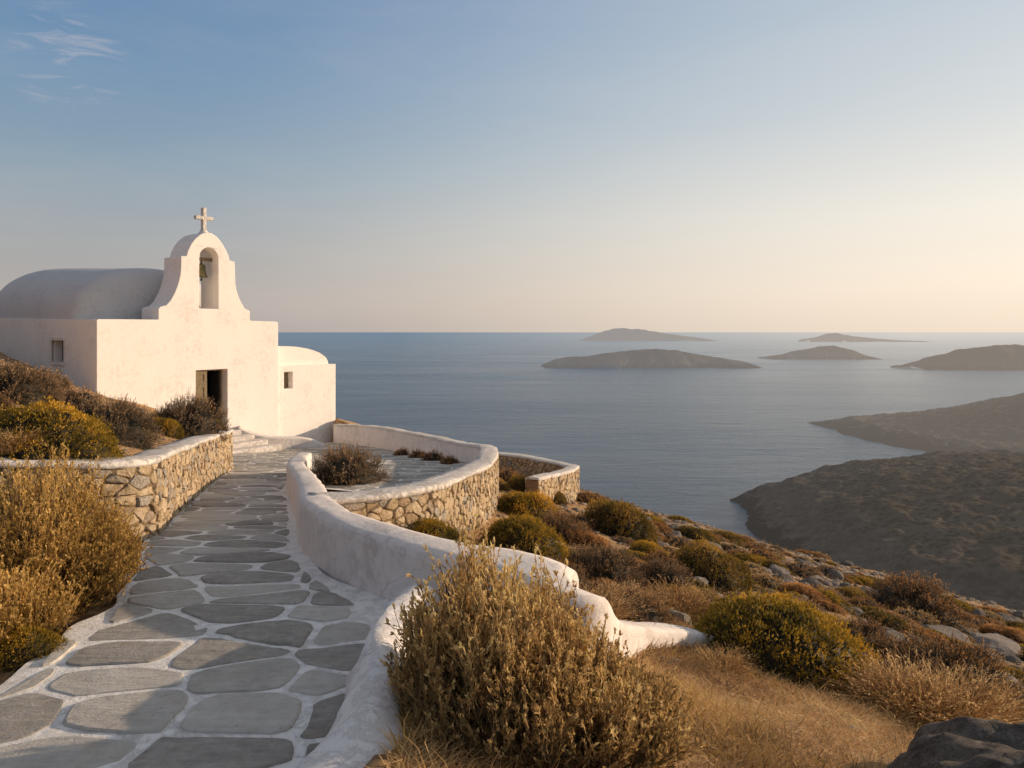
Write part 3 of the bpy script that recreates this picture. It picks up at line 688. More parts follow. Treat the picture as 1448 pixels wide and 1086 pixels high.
def landmat(name, haze, scale, dark=1.0, veg=.02):
    t = newmat(name); p = t.pos
    n1 = t.noise(p, .02*scale, 7, .65, .4); n2 = t.noise(p, .22*scale, 6, .75, .2)
    vo = t.N('ShaderNodeTexVoronoi'); vo.inputs['Scale'].default_value = .35*scale; t.L(p, vo.inputs['Vector'])
    scrub = t.ramp(t.math('ADD', vo.outputs['Distance'], t.math('MULTIPLY', t.math('SUBTRACT', n2, .5), 1.2)), [(.38, (1, 1, 1)), (.46, (0, 0, 0))])
    c = t.ramp(t.math('ADD', t.math('MULTIPLY', n1, .6), t.math('MULTIPLY', n2, .4)), [(.3, tuple(dark*v for v in (.085, .070, .055))), (.5, tuple(dark*v for v in (.16, .135, .105))), (.7, tuple(dark*v for v in (.27, .235, .19)))])
    c = t.mix(t.math('MULTIPLY', scrub, .85), c, tuple(dark*v for v in (.045, .040, .024)))
    sz = t.N('ShaderNodeSeparateXYZ'); t.L(p, sz.inputs[0])
    hz = t.math('ADD', t.math('SUBTRACT', sz.outputs[2], SEA), t.math('MULTIPLY', t.math('SUBTRACT', n2, .5), 12.0/max(scale, .3)))
    k1 = t.N('ShaderNodeMapRange'); k1.inputs[1].default_value = 3.2/scale**.6; k1.inputs[2].default_value = 4.6/scale**.6; k1.inputs[3].default_value = 1; k1.inputs[4].default_value = 0; t.L(hz, k1.inputs[0])
    k2 = t.N('ShaderNodeMapRange'); k2.inputs[1].default_value = 7/scale**.6; k2.inputs[2].default_value = 14/scale**.6; k2.inputs[3].default_value = 1; k2.inputs[4].default_value = 0; t.L(hz, k2.inputs[0])
    c = t.mix(t.math('MULTIPLY', k2.outputs[0], .6), c, t.ramp(n2, [(.35, (.10, .088, .078)), (.7, (.33, .29, .25))]))
    c = t.mix(t.math('MULTIPLY', t.math('MULTIPLY', attr(t), t.ramp(n2, [(.42, (0, 0, 0)), (.6, (1, 1, 1))])), .6, True), c, (.25, .215, .175))
    c = t.mix(k1.outputs[0], c, (.022, .02, .02))
    t.L(c, t.b.inputs['Base Color']); t.b.inputs['Roughness'].default_value = 1; t.b.inputs['Specular IOR Level'].default_value = 0
    t.L(t.bump(t.math('ADD', n1, t.math('MULTIPLY', n2, 1.6)), 1.0, 7.0/scale), t.b.inputs['Normal'])
    paint_haze(t, t.b.outputs[0], haze, .86); return t.mat
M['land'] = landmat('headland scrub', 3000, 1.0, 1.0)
M['far_land'] = landmat('far headland scrub', 1700, .8, 1.0)  # scrub with thicker painted haze than the near headland
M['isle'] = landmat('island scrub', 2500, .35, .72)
def smin0(h): return h
def island(name, pxs, tops, base_py, depth_ratio, seed, rough=.16, mat='isle'):
    """tops: silhouette (px, py) list; the shore nearest us lies at the distance of base_py"""
    D = -SEA*FPX/(base_py-469); x0 = (pxs[0]-724)/FPX*D; x1 = (pxs[1]-724)/FPX*D; W = x1-x0; dep = W*depth_ratio; Dm = D+dep*.5
    s = Dm/D
    nx, ny = 170, 60; u = np.linspace(-.02, 1.02, nx); v = np.linspace(-1.05, 1.05, ny); U, Vv = np.meshgrid(u, v)
    X = x0*s+U*W*s; Y = Dm+Vv*dep*.5+fbm(U*9+seed, Vv*0+seed, 1, 4)*dep*.22*(1-abs(Vv))
    pu = (np.array([a for a, b in tops])-pxs[0])/(pxs[1]-pxs[0]); ph = (469-np.array([b for a, b in tops]))/FPX*Dm-SEA
    H = np.interp(U, pu, ph); H = np.maximum(H, 0)
    env = np.clip(1-(Vv+fbm(U*7+seed, 3.1, 1, 3)*.35)**2, 0, 1)**.62
    Z = SEA-3+ (H+3)*env+fbm(X+seed*100, Y, W*.06, 5)*H*rough*.7*env**.5
    Z = np.where(env <= 0.001, SEA-6, Z)
    idx = np.arange(nx*ny).reshape(ny, nx); q = np.stack([idx[:-1, :-1], idx[:-1, 1:], idx[1:, 1:], idx[1:, :-1]], -1).reshape(-1, 4)
    return tag(link(name, mesh(np.stack([X, Y, Z], -1).reshape(-1, 3), q), M[mat], None, True), kind='structure')
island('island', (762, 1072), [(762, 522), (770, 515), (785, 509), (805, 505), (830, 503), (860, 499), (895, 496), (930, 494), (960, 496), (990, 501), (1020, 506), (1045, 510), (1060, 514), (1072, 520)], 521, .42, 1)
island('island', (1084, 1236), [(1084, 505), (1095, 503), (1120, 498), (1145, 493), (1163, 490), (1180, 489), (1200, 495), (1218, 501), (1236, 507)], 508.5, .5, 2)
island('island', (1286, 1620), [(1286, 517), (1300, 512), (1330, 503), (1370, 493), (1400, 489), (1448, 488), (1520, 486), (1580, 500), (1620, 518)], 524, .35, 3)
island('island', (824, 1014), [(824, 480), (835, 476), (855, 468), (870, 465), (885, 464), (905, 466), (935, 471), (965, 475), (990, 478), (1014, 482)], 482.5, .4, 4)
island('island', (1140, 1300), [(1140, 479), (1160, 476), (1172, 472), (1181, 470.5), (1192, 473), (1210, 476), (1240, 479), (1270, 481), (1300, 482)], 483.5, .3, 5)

def headland(name, coast, ridge, seed, maxh, steep, nx=420, ny=420, mat='land', spur=None):
    """coast: polygon of (x,y) at sea level; height rises inland towards the ridge function"""
    P = np.array(coast, float); lo = P.min(0)-20; hi = P.max(0)+20
    X, Y = np.meshgrid(np.linspace(lo[0], hi[0], nx), np.linspace(lo[1], hi[1], ny))
    xw = X+fbm(X, Y, 26, 5)*11; yw = Y+fbm(X+300, Y, 26, 5)*11
    dist = np.full(X.shape, 1e9); inside = np.zeros(X.shape, bool)
    n = len(P)
    for i in range(n):
        A, B = P[i], P[(i+1) % n]; e = B-A; tt = np.clip(((xw-A[0])*e[0]+(yw-A[1])*e[1])/(e@e), 0, 1)
        dist = np.minimum(dist, np.hypot(xw-A[0]-tt*e[0], yw-A[1]-tt*e[1]))
        c = ((A[1] > yw) != (B[1] > yw)) & (xw < (B[0]-A[0])*(yw-A[1])/(B[1]-A[1]+1e-9)+A[0]); inside ^= c
    d = np.where(inside, dist, -dist)
    h = np.where(d > 0, 2.5*(1-np.exp(-d/3.0))+maxh*(1-np.exp(-d/steep)), d*.6)
    h = h*ridge(X, Y)
    h = h+np.where(d > 0, np.minimum(d/25, 1), 0)*(fbm(X+seed, Y, 60, 3)*3.0+np.abs(fbm(X, Y+seed, 16, 4))*-1.6)+np.where(d > 0, np.minimum(d/4, 1), 0)*(fbm(X, Y, 6, 4)*1.6+np.abs(fbm(X*.6, Y, 9, 4))*-1.8)
    band = np.exp(-((d-30-fbm(X, Y, 40, 2)*14)/5.5)**2)*(Y > 150); h = h+band*.9+np.exp(-((d-20-fbm(X, Y, 40, 2)*14)/5)**2)*-.8*(d > 0)
    idx = np.arange(nx*ny).reshape(ny, nx); q = np.stack([idx[:-1, :-1], idx[:-1, 1:], idx[1:, 1:], idx[1:, :-1]], -1).reshape(-1, 4)
    return tag(link(name, mesh(np.stack([X, Y, SEA+h], -1).reshape(-1, 3), q, band.ravel()), M[mat], None, True), kind='structure')
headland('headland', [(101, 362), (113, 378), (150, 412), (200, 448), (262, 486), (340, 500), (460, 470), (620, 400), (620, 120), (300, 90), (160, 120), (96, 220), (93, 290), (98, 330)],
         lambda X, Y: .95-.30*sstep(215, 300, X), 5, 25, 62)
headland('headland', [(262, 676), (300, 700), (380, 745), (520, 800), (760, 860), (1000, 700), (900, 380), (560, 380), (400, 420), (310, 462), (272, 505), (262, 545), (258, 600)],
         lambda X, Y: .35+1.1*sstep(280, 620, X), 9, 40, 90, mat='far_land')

# ------------------------------------------------------------------ vegetation generators (numpy)
def rdir(rng, n, up=0.0):
    v = rng.normal(size=(n, 3)); v /= np.linalg.norm(v, axis=1)[:, None]; v[:, 2] += up; return v/np.linalg.norm(v, axis=1)[:, None]
def lumps(rng, k=14, amp=.22, sharp=9):
    b = rdir(rng, k, .3); a = rng.uniform(-.6, 1, k)*amp
    return lambda d: 1+(a[None]*np.exp(sharp*(d@b.T-1))).sum(1)
def leaves(P, D, rng, ln, wd, tint):
    """diamond leaves at P pointing along D"""
    n = len(P); r = rdir(rng, n); S = np.cross(D, r); S /= np.linalg.norm(S, axis=1)[:, None]+1e-9
    l = ln*rng.uniform(.6, 1.3, n)[:, None]; w_ = wd*rng.uniform(.7, 1.3, n)[:, None]
    Nn = np.cross(D, S)
    V = np.stack([P, P+D*l*.5+S*w_, P+D*l+Nn*l*.12, P+D*l*.5-S*w_], 1).reshape(-1, 3)
    F = np.arange(4*n).reshape(n, 4); T = np.repeat(tint, 4); return V, F, T
def tubes(paths, rad, tint, sides=3):
    """paths (n,k,3) -> prisms; rad (k,) or (n,k)"""
    n, k, _ = paths.shape; rad = np.broadcast_to(rad, (n, k)); T = np.gradient(paths, axis=1); T /= np.linalg.norm(T, axis=2)[..., None]+1e-9
    ref = np.array([.31, .17, .93]); A = np.cross(T, ref); A /= np.linalg.norm(A, axis=2)[..., None]+1e-9; B = np.cross(T, A)
    V = np.stack([paths+rad[..., None]*(A*math.cos(2*math.pi*j/sides)+B*math.sin(2*math.pi*j/sides)) for j in range(sides)], 2)  # n,k,s,3
    idx = np.arange(n*k*sides).reshape(n, k, sides); j2 = np.roll(idx, -1, 2)
    F = np.stack([idx[:, :-1], j2[:, :-1], j2[:, 1:], idx[:, 1:]], -1).reshape(-1, 4)
    return V.reshape(-1, 3), F, np.repeat(tint, k*sides)
def join(parts):
    V = []; F = []; T = []; b = 0
    for v, f, t_ in parts: V.append(v); F.append(f+b); T.append(t_); b += len(v)
    return mesh(np.concatenate(V), np.concatenate(F), np.concatenate(T))
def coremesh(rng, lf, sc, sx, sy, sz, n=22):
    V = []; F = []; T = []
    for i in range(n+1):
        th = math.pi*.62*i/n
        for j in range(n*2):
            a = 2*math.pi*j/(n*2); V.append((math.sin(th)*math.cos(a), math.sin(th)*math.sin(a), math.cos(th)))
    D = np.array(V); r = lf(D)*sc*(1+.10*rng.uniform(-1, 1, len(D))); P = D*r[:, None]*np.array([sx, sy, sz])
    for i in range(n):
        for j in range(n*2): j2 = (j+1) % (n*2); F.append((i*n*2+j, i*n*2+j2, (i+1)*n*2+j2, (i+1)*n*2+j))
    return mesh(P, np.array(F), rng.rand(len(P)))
def cushion(seed, n=5200, leaf=.05, wid=.010, per=4, amp=.22, sz=.62, core=.86, spray=.5):
    """dense mound, unit radius"""
    rng = np.random.RandomState(seed); lf = lumps(rng, 26, amp, 14); D = rdir(rng, n, .25); D = D[D[:, 2] > -.35]; n = len(D)
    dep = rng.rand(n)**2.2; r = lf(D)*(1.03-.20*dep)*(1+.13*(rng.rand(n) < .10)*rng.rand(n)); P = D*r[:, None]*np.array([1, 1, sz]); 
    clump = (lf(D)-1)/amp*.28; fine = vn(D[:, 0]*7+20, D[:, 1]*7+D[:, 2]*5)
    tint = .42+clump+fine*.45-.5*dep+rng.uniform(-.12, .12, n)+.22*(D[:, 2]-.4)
    ax = D*np.array([1, 1, .9])+np.array([0, 0, .35])+rng.normal(size=(n, 3))*spray*.5; ax /= np.linalg.norm(ax, axis=1)[:, None]
    PP = np.repeat(P, per, 0)+rng.normal(size=(n*per, 3))*leaf*.35; AA = np.repeat(ax, per, 0)+rng.normal(size=(n*per, 3))*spray; AA /= np.linalg.norm(AA, axis=1)[:, None]
    TT = np.clip(np.repeat(tint, per)+rng.uniform(-.13, .13, n*per), 0, 1)
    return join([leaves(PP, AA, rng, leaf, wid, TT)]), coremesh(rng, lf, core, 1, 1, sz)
def twiggy(seed, stems=330, twigs=7, leafn=6500, sz=.62, leaf=.035, wid=.007, rad=.006, amp=.25, core=.74):
    """open grey shrub of stems, twigs and small leaves, unit radius"""
    rng = np.random.RandomState(seed); lf = lumps(rng, 22, amp, 12); D = rdir(rng, stems, .3); D[:, 2] = np.abs(D[:, 2])
    tip = D*(lf(D)*1.0)[:, None]*np.array([1, 1, sz]); k = 6; u = np.linspace(0, 1, k)
    base = rng.normal(size=(stems, 3))*np.array([.14, .14, 0])
    mid = (base+tip)*.5+np.array([0, 0, .10])+rng.normal(size=(stems, 3))*.05
    P = base[:, None]*((1-u)**2)[None, :, None]+2*mid[:, None]*((1-u)*u)[None, :, None]+tip[:, None]*(u**2)[None, :, None]
    P[:, 1:] += rng.normal(size=(stems, k-1, 3))*.012
    woody = [tubes(P, rad*np.linspace(1.6, .5, k), rng.uniform(.2, .7, stems))]
    m = stems*twigs; ui = rng.uniform(.62, 1, m); ii = np.repeat(np.arange(stems), twigs)
    start = base[ii]*((1-ui)**2)[:, None]+2*mid[ii]*((1-ui)*ui)[:, None]+tip[ii]*(ui**2)[:, None]
    dr = D[ii]*.6+np.array([0, 0, .45])+rng.normal(size=(m, 3))*.55; dr /= np.linalg.norm(dr, axis=1)[:, None]; ll = rng.uniform(.06, .17, m)[:, None]
    kk = 4; uu = np.linspace(0, 1, kk); Q = start[:, None]+dr[:, None]*ll[:, None]*uu[None, :, None]+np.array([0, 0, 1])*(uu**2)[None, :, None]*(ll*.25)[:, None]
    Q[:, 1:] += rng.normal(size=(m, kk-1, 3))*.006
    woody.append(tubes(Q, rad*np.linspace(.7, .35, kk), rng.uniform(.4, .95, m)))
    j = rng.randint(0, m, leafn); v = rng.rand(leafn)[:, None]; LP = Q[j, 0]*(1-v)+Q[j, -1]*v; LD = dr[j]+rng.normal(size=(leafn, 3))*.55; LD /= np.linalg.norm(LD, axis=1)[:, None]
    rr = np.linalg.norm(LP/np.array([1, 1, sz]), axis=1)
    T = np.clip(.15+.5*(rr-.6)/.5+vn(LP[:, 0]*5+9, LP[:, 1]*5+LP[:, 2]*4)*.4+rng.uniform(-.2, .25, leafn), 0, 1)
    return join([leaves(LP, LD, rng, leaf, wid, T)]), join(woody), coremesh(rng, lf, core, 1, 1, sz, 16)
def tuft(seed, n=700, h=.5, spread=.5, wid=.003, droop=.35, heads=True, base=.3):
    rng = np.random.RandomState(seed); a = rng.rand(n)*2*math.pi; r0 = rng.rand(n)**.6*base; B = np.stack([np.cos(a)*r0, np.sin(a)*r0, np.zeros(n)-.02], 1)
    a2 = a+rng.normal(size=n)*.9; out = np.stack([np.cos(a2), np.sin(a2), np.zeros(n)], 1); H = h*rng.uniform(.45, 1.1, n)
    k = 5; u = np.linspace(0, 1, k)[None, :, None]; le = (rng.rand(n)**.8*spread)[:, None, None]
    P = B[:, None]+out[:, None]*le*(u**1.6)+np.array([0, 0, 1])*(H[:, None, None]*(u-droop*le*u**3)); P[:, 1:] += rng.normal(size=(n, k-1, 3))*.012*h/.5
    parts = [tubes(P, wid*np.linspace(1.0, .35, k), rng.rand(n))]
    if heads:
        m = n//2; pt = P[:m, -1]; dd = P[:m, -1]-P[:m, -2]; dd /= np.linalg.norm(dd, axis=1)[:, None]
        for c in range(3):
            q = dd+rng.normal(size=(m, 3))*.4; q /= np.linalg.norm(q, axis=1)[:, None]
            parts.append(leaves(pt-dd*.02*c, q, rng, .03*h/.5, .005*h/.5, rng.uniform(.5, 1, m)))
    return join(parts)

CU = [cushion(100+i) for i in range(3)]
CUF = [cushion(110+i, 3000, .075, .016, 3, .26) for i in range(2)]
TW = [twiggy(120+i) for i in range(3)]
TWF = [twiggy(130+i, 170, 5, 3200, .6, .06, .013, .009) for i in range(2)]
TU = [tuft(140+i, 900, .5, .45, .0035) for i in range(3)]
PROTO = {}
def proto(kind, i, leafmat_):
    key = (kind, i, leafmat_)
    if key in PROTO: return PROTO[key]
    def cp(me, mat):
        m2 = me.copy(); m2.materials.clear(); m2.materials.append(M[mat]); return m2
    if kind in ('cushion', 'cushion_far'):
        f, c = (CU if kind == 'cushion' else CUF)[i]; parts = [('foliage', cp(f, leafmat_)), ('dark_core', cp(c, 'core'))]
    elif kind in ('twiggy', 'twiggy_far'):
        f, w_, c = (TW if kind == 'twiggy' else TWF)[i]; parts = [('foliage', cp(f, leafmat_)), ('stems', cp(w_, 'twig')), ('dark_core', cp(c, 'core'))]
    PROTO[key] = parts; return parts
count = [0]
def bush_at(x, y, z, r, rz, kind, i, leaf, label=None, cat='shrub', group=None, name='shrub', sy=1.0, sink=.06, single=False):
    root = empty(name, (x, y, z-sink*r)); yaw_ = (count[0]*2.399) % 6.28; count[0] += 1
    nrm_ = Vector((.30, .15, 1)) if kind.startswith('cushion') else Vector((.17, .08, 1)); inn_ = XL(y) < x < XO(y)
    if inn_: nrm_ = Vector((0, .05, 1))
    root.rotation_mode = 'QUATERNION'; root.rotation_quaternion = Vector((0, 0, 1)).rotation_difference(nrm_) @ Euler((0, 0, yaw_)).to_quaternion()
    root.scale = (r, r*sy, rz)
    for nm, me in proto(kind, i, leaf):
        o = bpy.data.objects.new(nm, me); COL.objects.link(o); o.parent = root
    tag(root, label, cat, group); return root
def bush_px(px, base_py, half_px, top_py, kind, i, leaf, label, group=None, sy=1.0, yaw=None, name='shrub'):
    x, y, z = ray(px, base_py); r = half_px/FPX*y; top = (469-top_py)/FPX*(y+r*.55); y2 = y+r*.6*sy; x2 = x*(y2/y); z2 = float(G(x2, y2))
    z2 = min(z2, float(G(x2, y))+.05)
    hz = min(max(top-z2, .25*r), 1.15*r); b = bush_at(x2, y2, z2, r, hz/.80, kind, i, leaf, label, 'shrub', group, name, sy)
    return b

# --- upper bed on the left
bush_px(78, 655, 84, 567, 'cushion', 0, 'green', 'yellow green cushion shrub behind the left stone wall, largest in that bed')
bush_px(162, 628, 64, 545, 'twiggy', 0, 'grey', 'grey brown shrub in front of the chapel corner beside the big green cushion')
bush_px(262, 618, 56, 538, 'twiggy', 1, 'grey', 'dark twiggy shrub directly in front of the chapel door')
bush_px(300, 612, 20, 566, 'cushion', 1, 'olive', 'small olive cushion tight against the chapel door opening')
bush_px(232, 616, 24, 583, 'cushion', 2, 'green', 'tiny yellow green cushion at the foot of the shrub by the door')
bush_px(25, 572, 58, 504, 'twiggy', 2, 'grey', 'brown shrub on the bank below the chapel side window')
bush_px(-25, 600, 50, 540, 'twiggy', 1, 'rust', 'pale dry shrub cut by the left edge of the photo')
bush_px(110, 580, 30, 545, 'twiggy_far', 0, 'grey', 'low brown shrub touching the base of the chapel side wall')
bush_px(66, 556, 34, 515, 'twiggy_far', 1, 'grey', 'dark brown shrub on the bank under the chapel side window')
# --- terrace bed
bush_px(494, 690, 60, 622, 'twiggy', 0, 'grey', 'round grey green shrub inside the terrace beside the path parapet')
for k, (px, py, hp, tp) in enumerate(((568, 647, 13, 632), (590, 651, 15, 630), (612, 655, 17, 629), (636, 660, 15, 634))):
    bush_px(px, py, hp, tp, 'twiggy_far', k % 2, 'rust', ['leftmost brown shrublet under the far terrace wall', 'second brown shrublet from the left under the far terrace wall', 'third and widest brown shrublet under the far terrace wall', 'rightmost brown shrublet under the far terrace wall'][k], 'brown shrublets along the far terrace wall')
# --- right slope
bush_px(612, 790, 52, 712, 'cushion', 2, 'green', 'golden green cushion between the white parapet and the rubble terrace wall')
bush_px(732, 795, 58, 722, 'cushion', 1, 'green', 'golden green cushion at the foot of the terrace wall end')
bush_px(742, 735, 46, 692, 'cushion', 0, 'green', 'yellow green cushion behind the one at the terrace wall end')
bush_px(742, 700, 26, 655, 'cushion', 2, 'olive', 'olive shrub in front of the lower rubble wall')
bush_px(783, 712, 18, 682, 'cushion', 1, 'olive', 'small olive shrub at the left foot of the lower rubble wall')
bush_px(718, 682, 18, 655, 'twiggy_far', 0, 'rust', 'reddish shrublet inside the lower wall beside the terrace tip')
bush_px(762, 680, 15, 655, 'twiggy_far', 1, 'rust', 'dark shrublet inside the lower wall near its corner')
bush_px(790, 765, 46, 720, 'twiggy', 1, 'rust', 'brown dry shrub between the cushions below the terrace')
bush_px(872, 760, 50, 700, 'cushion', 2, 'olive', 'dark olive cushion on open slope right of the lower wall')
bush_px(1005, 830, 56, 770, 'cushion', 0, 'olive', 'dark green cushion alone in the middle of the slope')
bush_px(850, 828, 60, 762, 'twiggy', 2, 'grey', 'large grey brown shrub in the middle of the near slope')
bush_px(935, 838, 44, 786, 'twiggy', 0, 'grey', 'grey brown shrub just left of the lone dark green cushion')
bush_px(790, 850, 56, 790, 'twiggy', 1, 'rust', 'russet dry shrub just behind the white parapet end')
bush_px(892, 884, 66, 826, 'twiggy', 0, 'rust', 'fluffy russet shrub right of the white parapet end')
bush_px(1095, 955, 122, 838, 'cushion', 1, 'green', 'big golden green cushion in the right foreground, largest on the slope')
bush_px(1325, 985, 100, 888, 'twiggy', 2, 'rust', 'wide brown shrub spreading behind the dry grass at right')
bush_px(1215, 925, 56, 868, 'twiggy', 1, 'rust', 'brown shrub just behind the big golden green cushion')
bush_px(1285, 872, 70, 808, 'twiggy', 0, 'rust', 'dark brown shrub on the grey outcrop at right')
bush_px(1130, 815, 30, 792, 'twiggy_far', 1, 'grey', 'flat grey shrub on the ledges above the big cushion')
bush_px(985, 768, 30, 742, 'cushion_far', 0, 'olive', 'small olive cushion below the slope edge under the near headland')
bush_px(940, 812, 34, 776, 'twiggy_far', 1, 'rust', 'small russet shrub left of the lone dark green cushion')
bush_px(40, 945, 50, 868, 'cushion', 2, 'green', 'low bright green cushion at the path edge under the golden bush')

for px, py, hp, tp, kd, i, lf_, lb in ((655, 790, 26, 765, 'cushion', 0, 'green', 'small golden cushion against the foot of the curved rubble wall'), (700, 690, 22, 672, 'cushion', 1, 'gold', 'pale golden cushion just outside the tip of the terrace wall'),
        (830, 778, 36, 748, 'cushion', 2, 'rust', 'rusty cushion on the slope left of the dark olive one'), (918, 792, 30, 765, 'cushion', 1, 'green', 'small golden green cushion below the dark olive one'), (960, 850, 34, 824, 'cushion', 0, 'gold', 'pale golden cushion just left of the lone dark green cushion'),
        (1062, 800, 26, 780, 'cushion', 2, 'green', 'small golden cushion right of the lone dark green cushion'), (1140, 850, 34, 826, 'cushion', 1, 'rust', 'rusty cushion on the ledges above the big golden cushion'), (1205, 852, 28, 830, 'cushion', 0, 'olive', 'olive cushion left of the dark brown shrub on the outcrop'),
        (1260, 950, 40, 905, 'cushion', 2, 'olive', 'olive cushion between the big golden cushion and the wide brown shrub'), (1420, 905, 30, 884, 'cushion', 0, 'rust', 'rusty cushion by the right edge near the slope crest'), (905, 770, 22, 755, 'cushion', 2, 'gold', 'tiny golden cushion at the lower edge of the dark olive one')):
    bush_px(px, py, hp, tp, kd, i, lf_, lb)
# --- individual tussocks of dry grass
def tuft_px(px, py, h_px, i, label, wide=1.0, mat='straw', group='dry grass tussocks'):
    x, y, z = ray(px, py); s = h_px/FPX*y/.5; me = TU[i % 3].copy(); me.materials.clear(); me.materials.append(M[mat])
    o = link('grass_tussock', me); o.location = (x, y, z); o.scale = (s*wide, s*wide, s); o.rotation_euler[2] = count[0]*1.7; count[0] += 1
    tag(o, label, 'grass tussock', group); return o
tl = [(1310, 1025, 70, 1.5, 'tall pale dry grass tussock beside the dark boulder'), (1255, 1000, 50, 1.6, 'dry grass tussock between the big cushion and the boulder'), (1370, 1020, 60, 1.3, 'dry grass tussock at the far right in front of the brown shrub'),
      (880, 870, 34, 1.8, 'dry grass tussock behind the low end of the white curb'), (965, 872, 36, 1.8, 'dry grass tussock left of the big golden green cushion'), (700, 812, 26, 2.2, 'dry grass tussock behind the parapet below the green cushion'),
      (1195, 985, 40, 1.6, 'dry grass tussock in front of the big cushion on its right'), (1020, 950, 26, 1.6, 'dry grass tussock in front of the big cushion on its left'), (835, 880, 40, 1.6, 'dry grass tussock just right of the rounded parapet end'),
      (15, 640, 34, 1.6, 'dry grass tussock behind the stone wall at the left edge')]
for i, (px, py, h, wd, lb) in enumerate(tl): tuft_px(px, py, h, i, lb, wd)

# --- the two big foreground bushes
def big_bush(name, label, cx, cy, zb, stems, seed, leafm, rx, ry, hfun, lean=(0, 0), twigs=6, leafn=60000, rad=.0035, leaf=.020, wid=.0038, bud=True, curl=.02, sub=None):
    rng = np.random.RandomState(seed); n = stems
    a = rng.rand(n)*2*math.pi; rr = np.sqrt(rng.rand(n)); tx = np.cos(a)*rr; ty = np.sin(a)*rr
    h = hfun(tx, ty)*(rng.uniform(.62, 1.0, n)+.16*rng.rand(n)**4)*(1-.50*rr**2.6)
    tip = np.stack([tx*rx+lean[0]*h, ty*ry+lean[1]*h, h], 1); B = np.stack([tx*rx*.38, ty*ry*.38, np.full(n, -.05)], 1)+rng.normal(size=(n, 3))*np.array([.04, .04, 0])
    mid = B*.45+tip*.55+np.stack([tx*.10, ty*.10, -.05*h], 1)+rng.normal(size=(n, 3))*curl*2
    k = 8; u = np.linspace(0, 1, k); P = B[:, None]*((1-u)**2)[None, :, None]+2*mid[:, None]*((1-u)*u)[None, :, None]+tip[:, None]*(u**2)[None, :, None]
    P[:, 1:] += rng.normal(size=(n, k-1, 3))*curl*.35
    wood = [tubes(P, rad*np.linspace(1.5, .55, k), rng.uniform(.25, .8, n))]
    m = n*twigs; ui = rng.uniform(.30, 1, m)**.8; ii = np.repeat(np.arange(n), twigs); f = ui*(k-1); fi = np.minimum(f.astype(int), k-2); fr_ = (f-fi)[:, None]
    st = P[ii, fi]*(1-fr_)+P[ii, fi+1]*fr_; ax = P[ii, fi+1]-P[ii, fi]; ax /= np.linalg.norm(ax, axis=1)[:, None]
    dr = ax*.9+rng.normal(size=(m, 3))*.42+np.array([0, 0, .25]); dr /= np.linalg.norm(dr, axis=1)[:, None]; ll = rng.uniform(.05, .15, m)[:, None]
    kk = 4; uu = np.linspace(0, 1, kk); Q = st[:, None]+dr[:, None]*ll[:, None]*uu[None, :, None]+np.array([0, 0, 1])*(uu**2)[None, :, None]*(ll*.3)[:, None]
    Q[:, 1:] += rng.normal(size=(m, kk-1, 3))*curl*.3
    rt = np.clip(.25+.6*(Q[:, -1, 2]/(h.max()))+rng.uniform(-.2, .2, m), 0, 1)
    green = tubes(Q, rad*np.linspace(.75, .4, kk), rt)
    j = rng.randint(0, m, leafn); v = rng.rand(leafn)[:, None]; LP = Q[j, 0]*(1-v)+Q[j, -1]*v; ax2 = Q[j, -1]-Q[j, 0]; ax2 /= np.linalg.norm(ax2, axis=1)[:, None]
    LD = ax2+rng.normal(size=(leafn, 3))*.40; LD /= np.linalg.norm(LD, axis=1)[:, None]
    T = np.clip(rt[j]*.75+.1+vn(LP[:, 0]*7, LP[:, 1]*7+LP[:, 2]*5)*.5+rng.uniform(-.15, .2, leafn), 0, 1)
    parts = [green, leaves(LP, LD, rng, leaf, wid, T)]
    root = empty(name, (cx, cy, zb)); tag(root, label, 'shrub')
    link('stems', join(wood), M['twig'], root); link('foliage', join(parts), M[leafm], root)
    if bud:
        q = Q[:, -1]; d = Q[:, -1]-Q[:, -2]; d /= np.linalg.norm(d, axis=1)[:, None]; bp = []
        for c in range(4):
            dd = d+rng.normal(size=(m, 3))*.35; dd /= np.linalg.norm(dd, axis=1)[:, None]
            bp.append(leaves(q-d*.006*c, dd, rng, .024, .0060, np.clip(rt+.15+rng.uniform(-.1, .2, m), 0, 1)))
        link('seed_heads', join(bp), M[leafm], root)
    return root
big_bush('foreground_bush', 'tall sage brown bush with upright seed heads in the centre foreground',  .13, 3.62, -2.05, 780, 41, 'sage', .68, .54, lambda x, y: (1.03-.62*sstep(-.5, 1.0, x))*(1+.16*np.sin(9*x+4*y)*np.cos(7*y))+.03*np.sin(7*x+3*y), (-.06, 0), 7, 62000, .0038, .025, .0046)
big_bush('foreground_bush', 'golden wiry bush at the left edge in front of the stone wall', -3.42, 5.5, -1.95, 1000, 43, 'gold', .72, .68, lambda x, y: .80+.22*np.exp(-((x-.25)/.3)**2)-.26*sstep(.2, 1.0, x)+.03*np.sin(6*x), (-.04, 0), 7, 60000, .0033, .017, .0030, True, .035)
big_bush('foreground_bush', 'low golden bush at the lower left corner beside the path', -3.2, 4.75, -1.95, 420, 44, 'gold', .42, .40, lambda x, y: .40+0*x, (-.05, 0), 6, 26000, .0033, .017, .0032, True, .03)

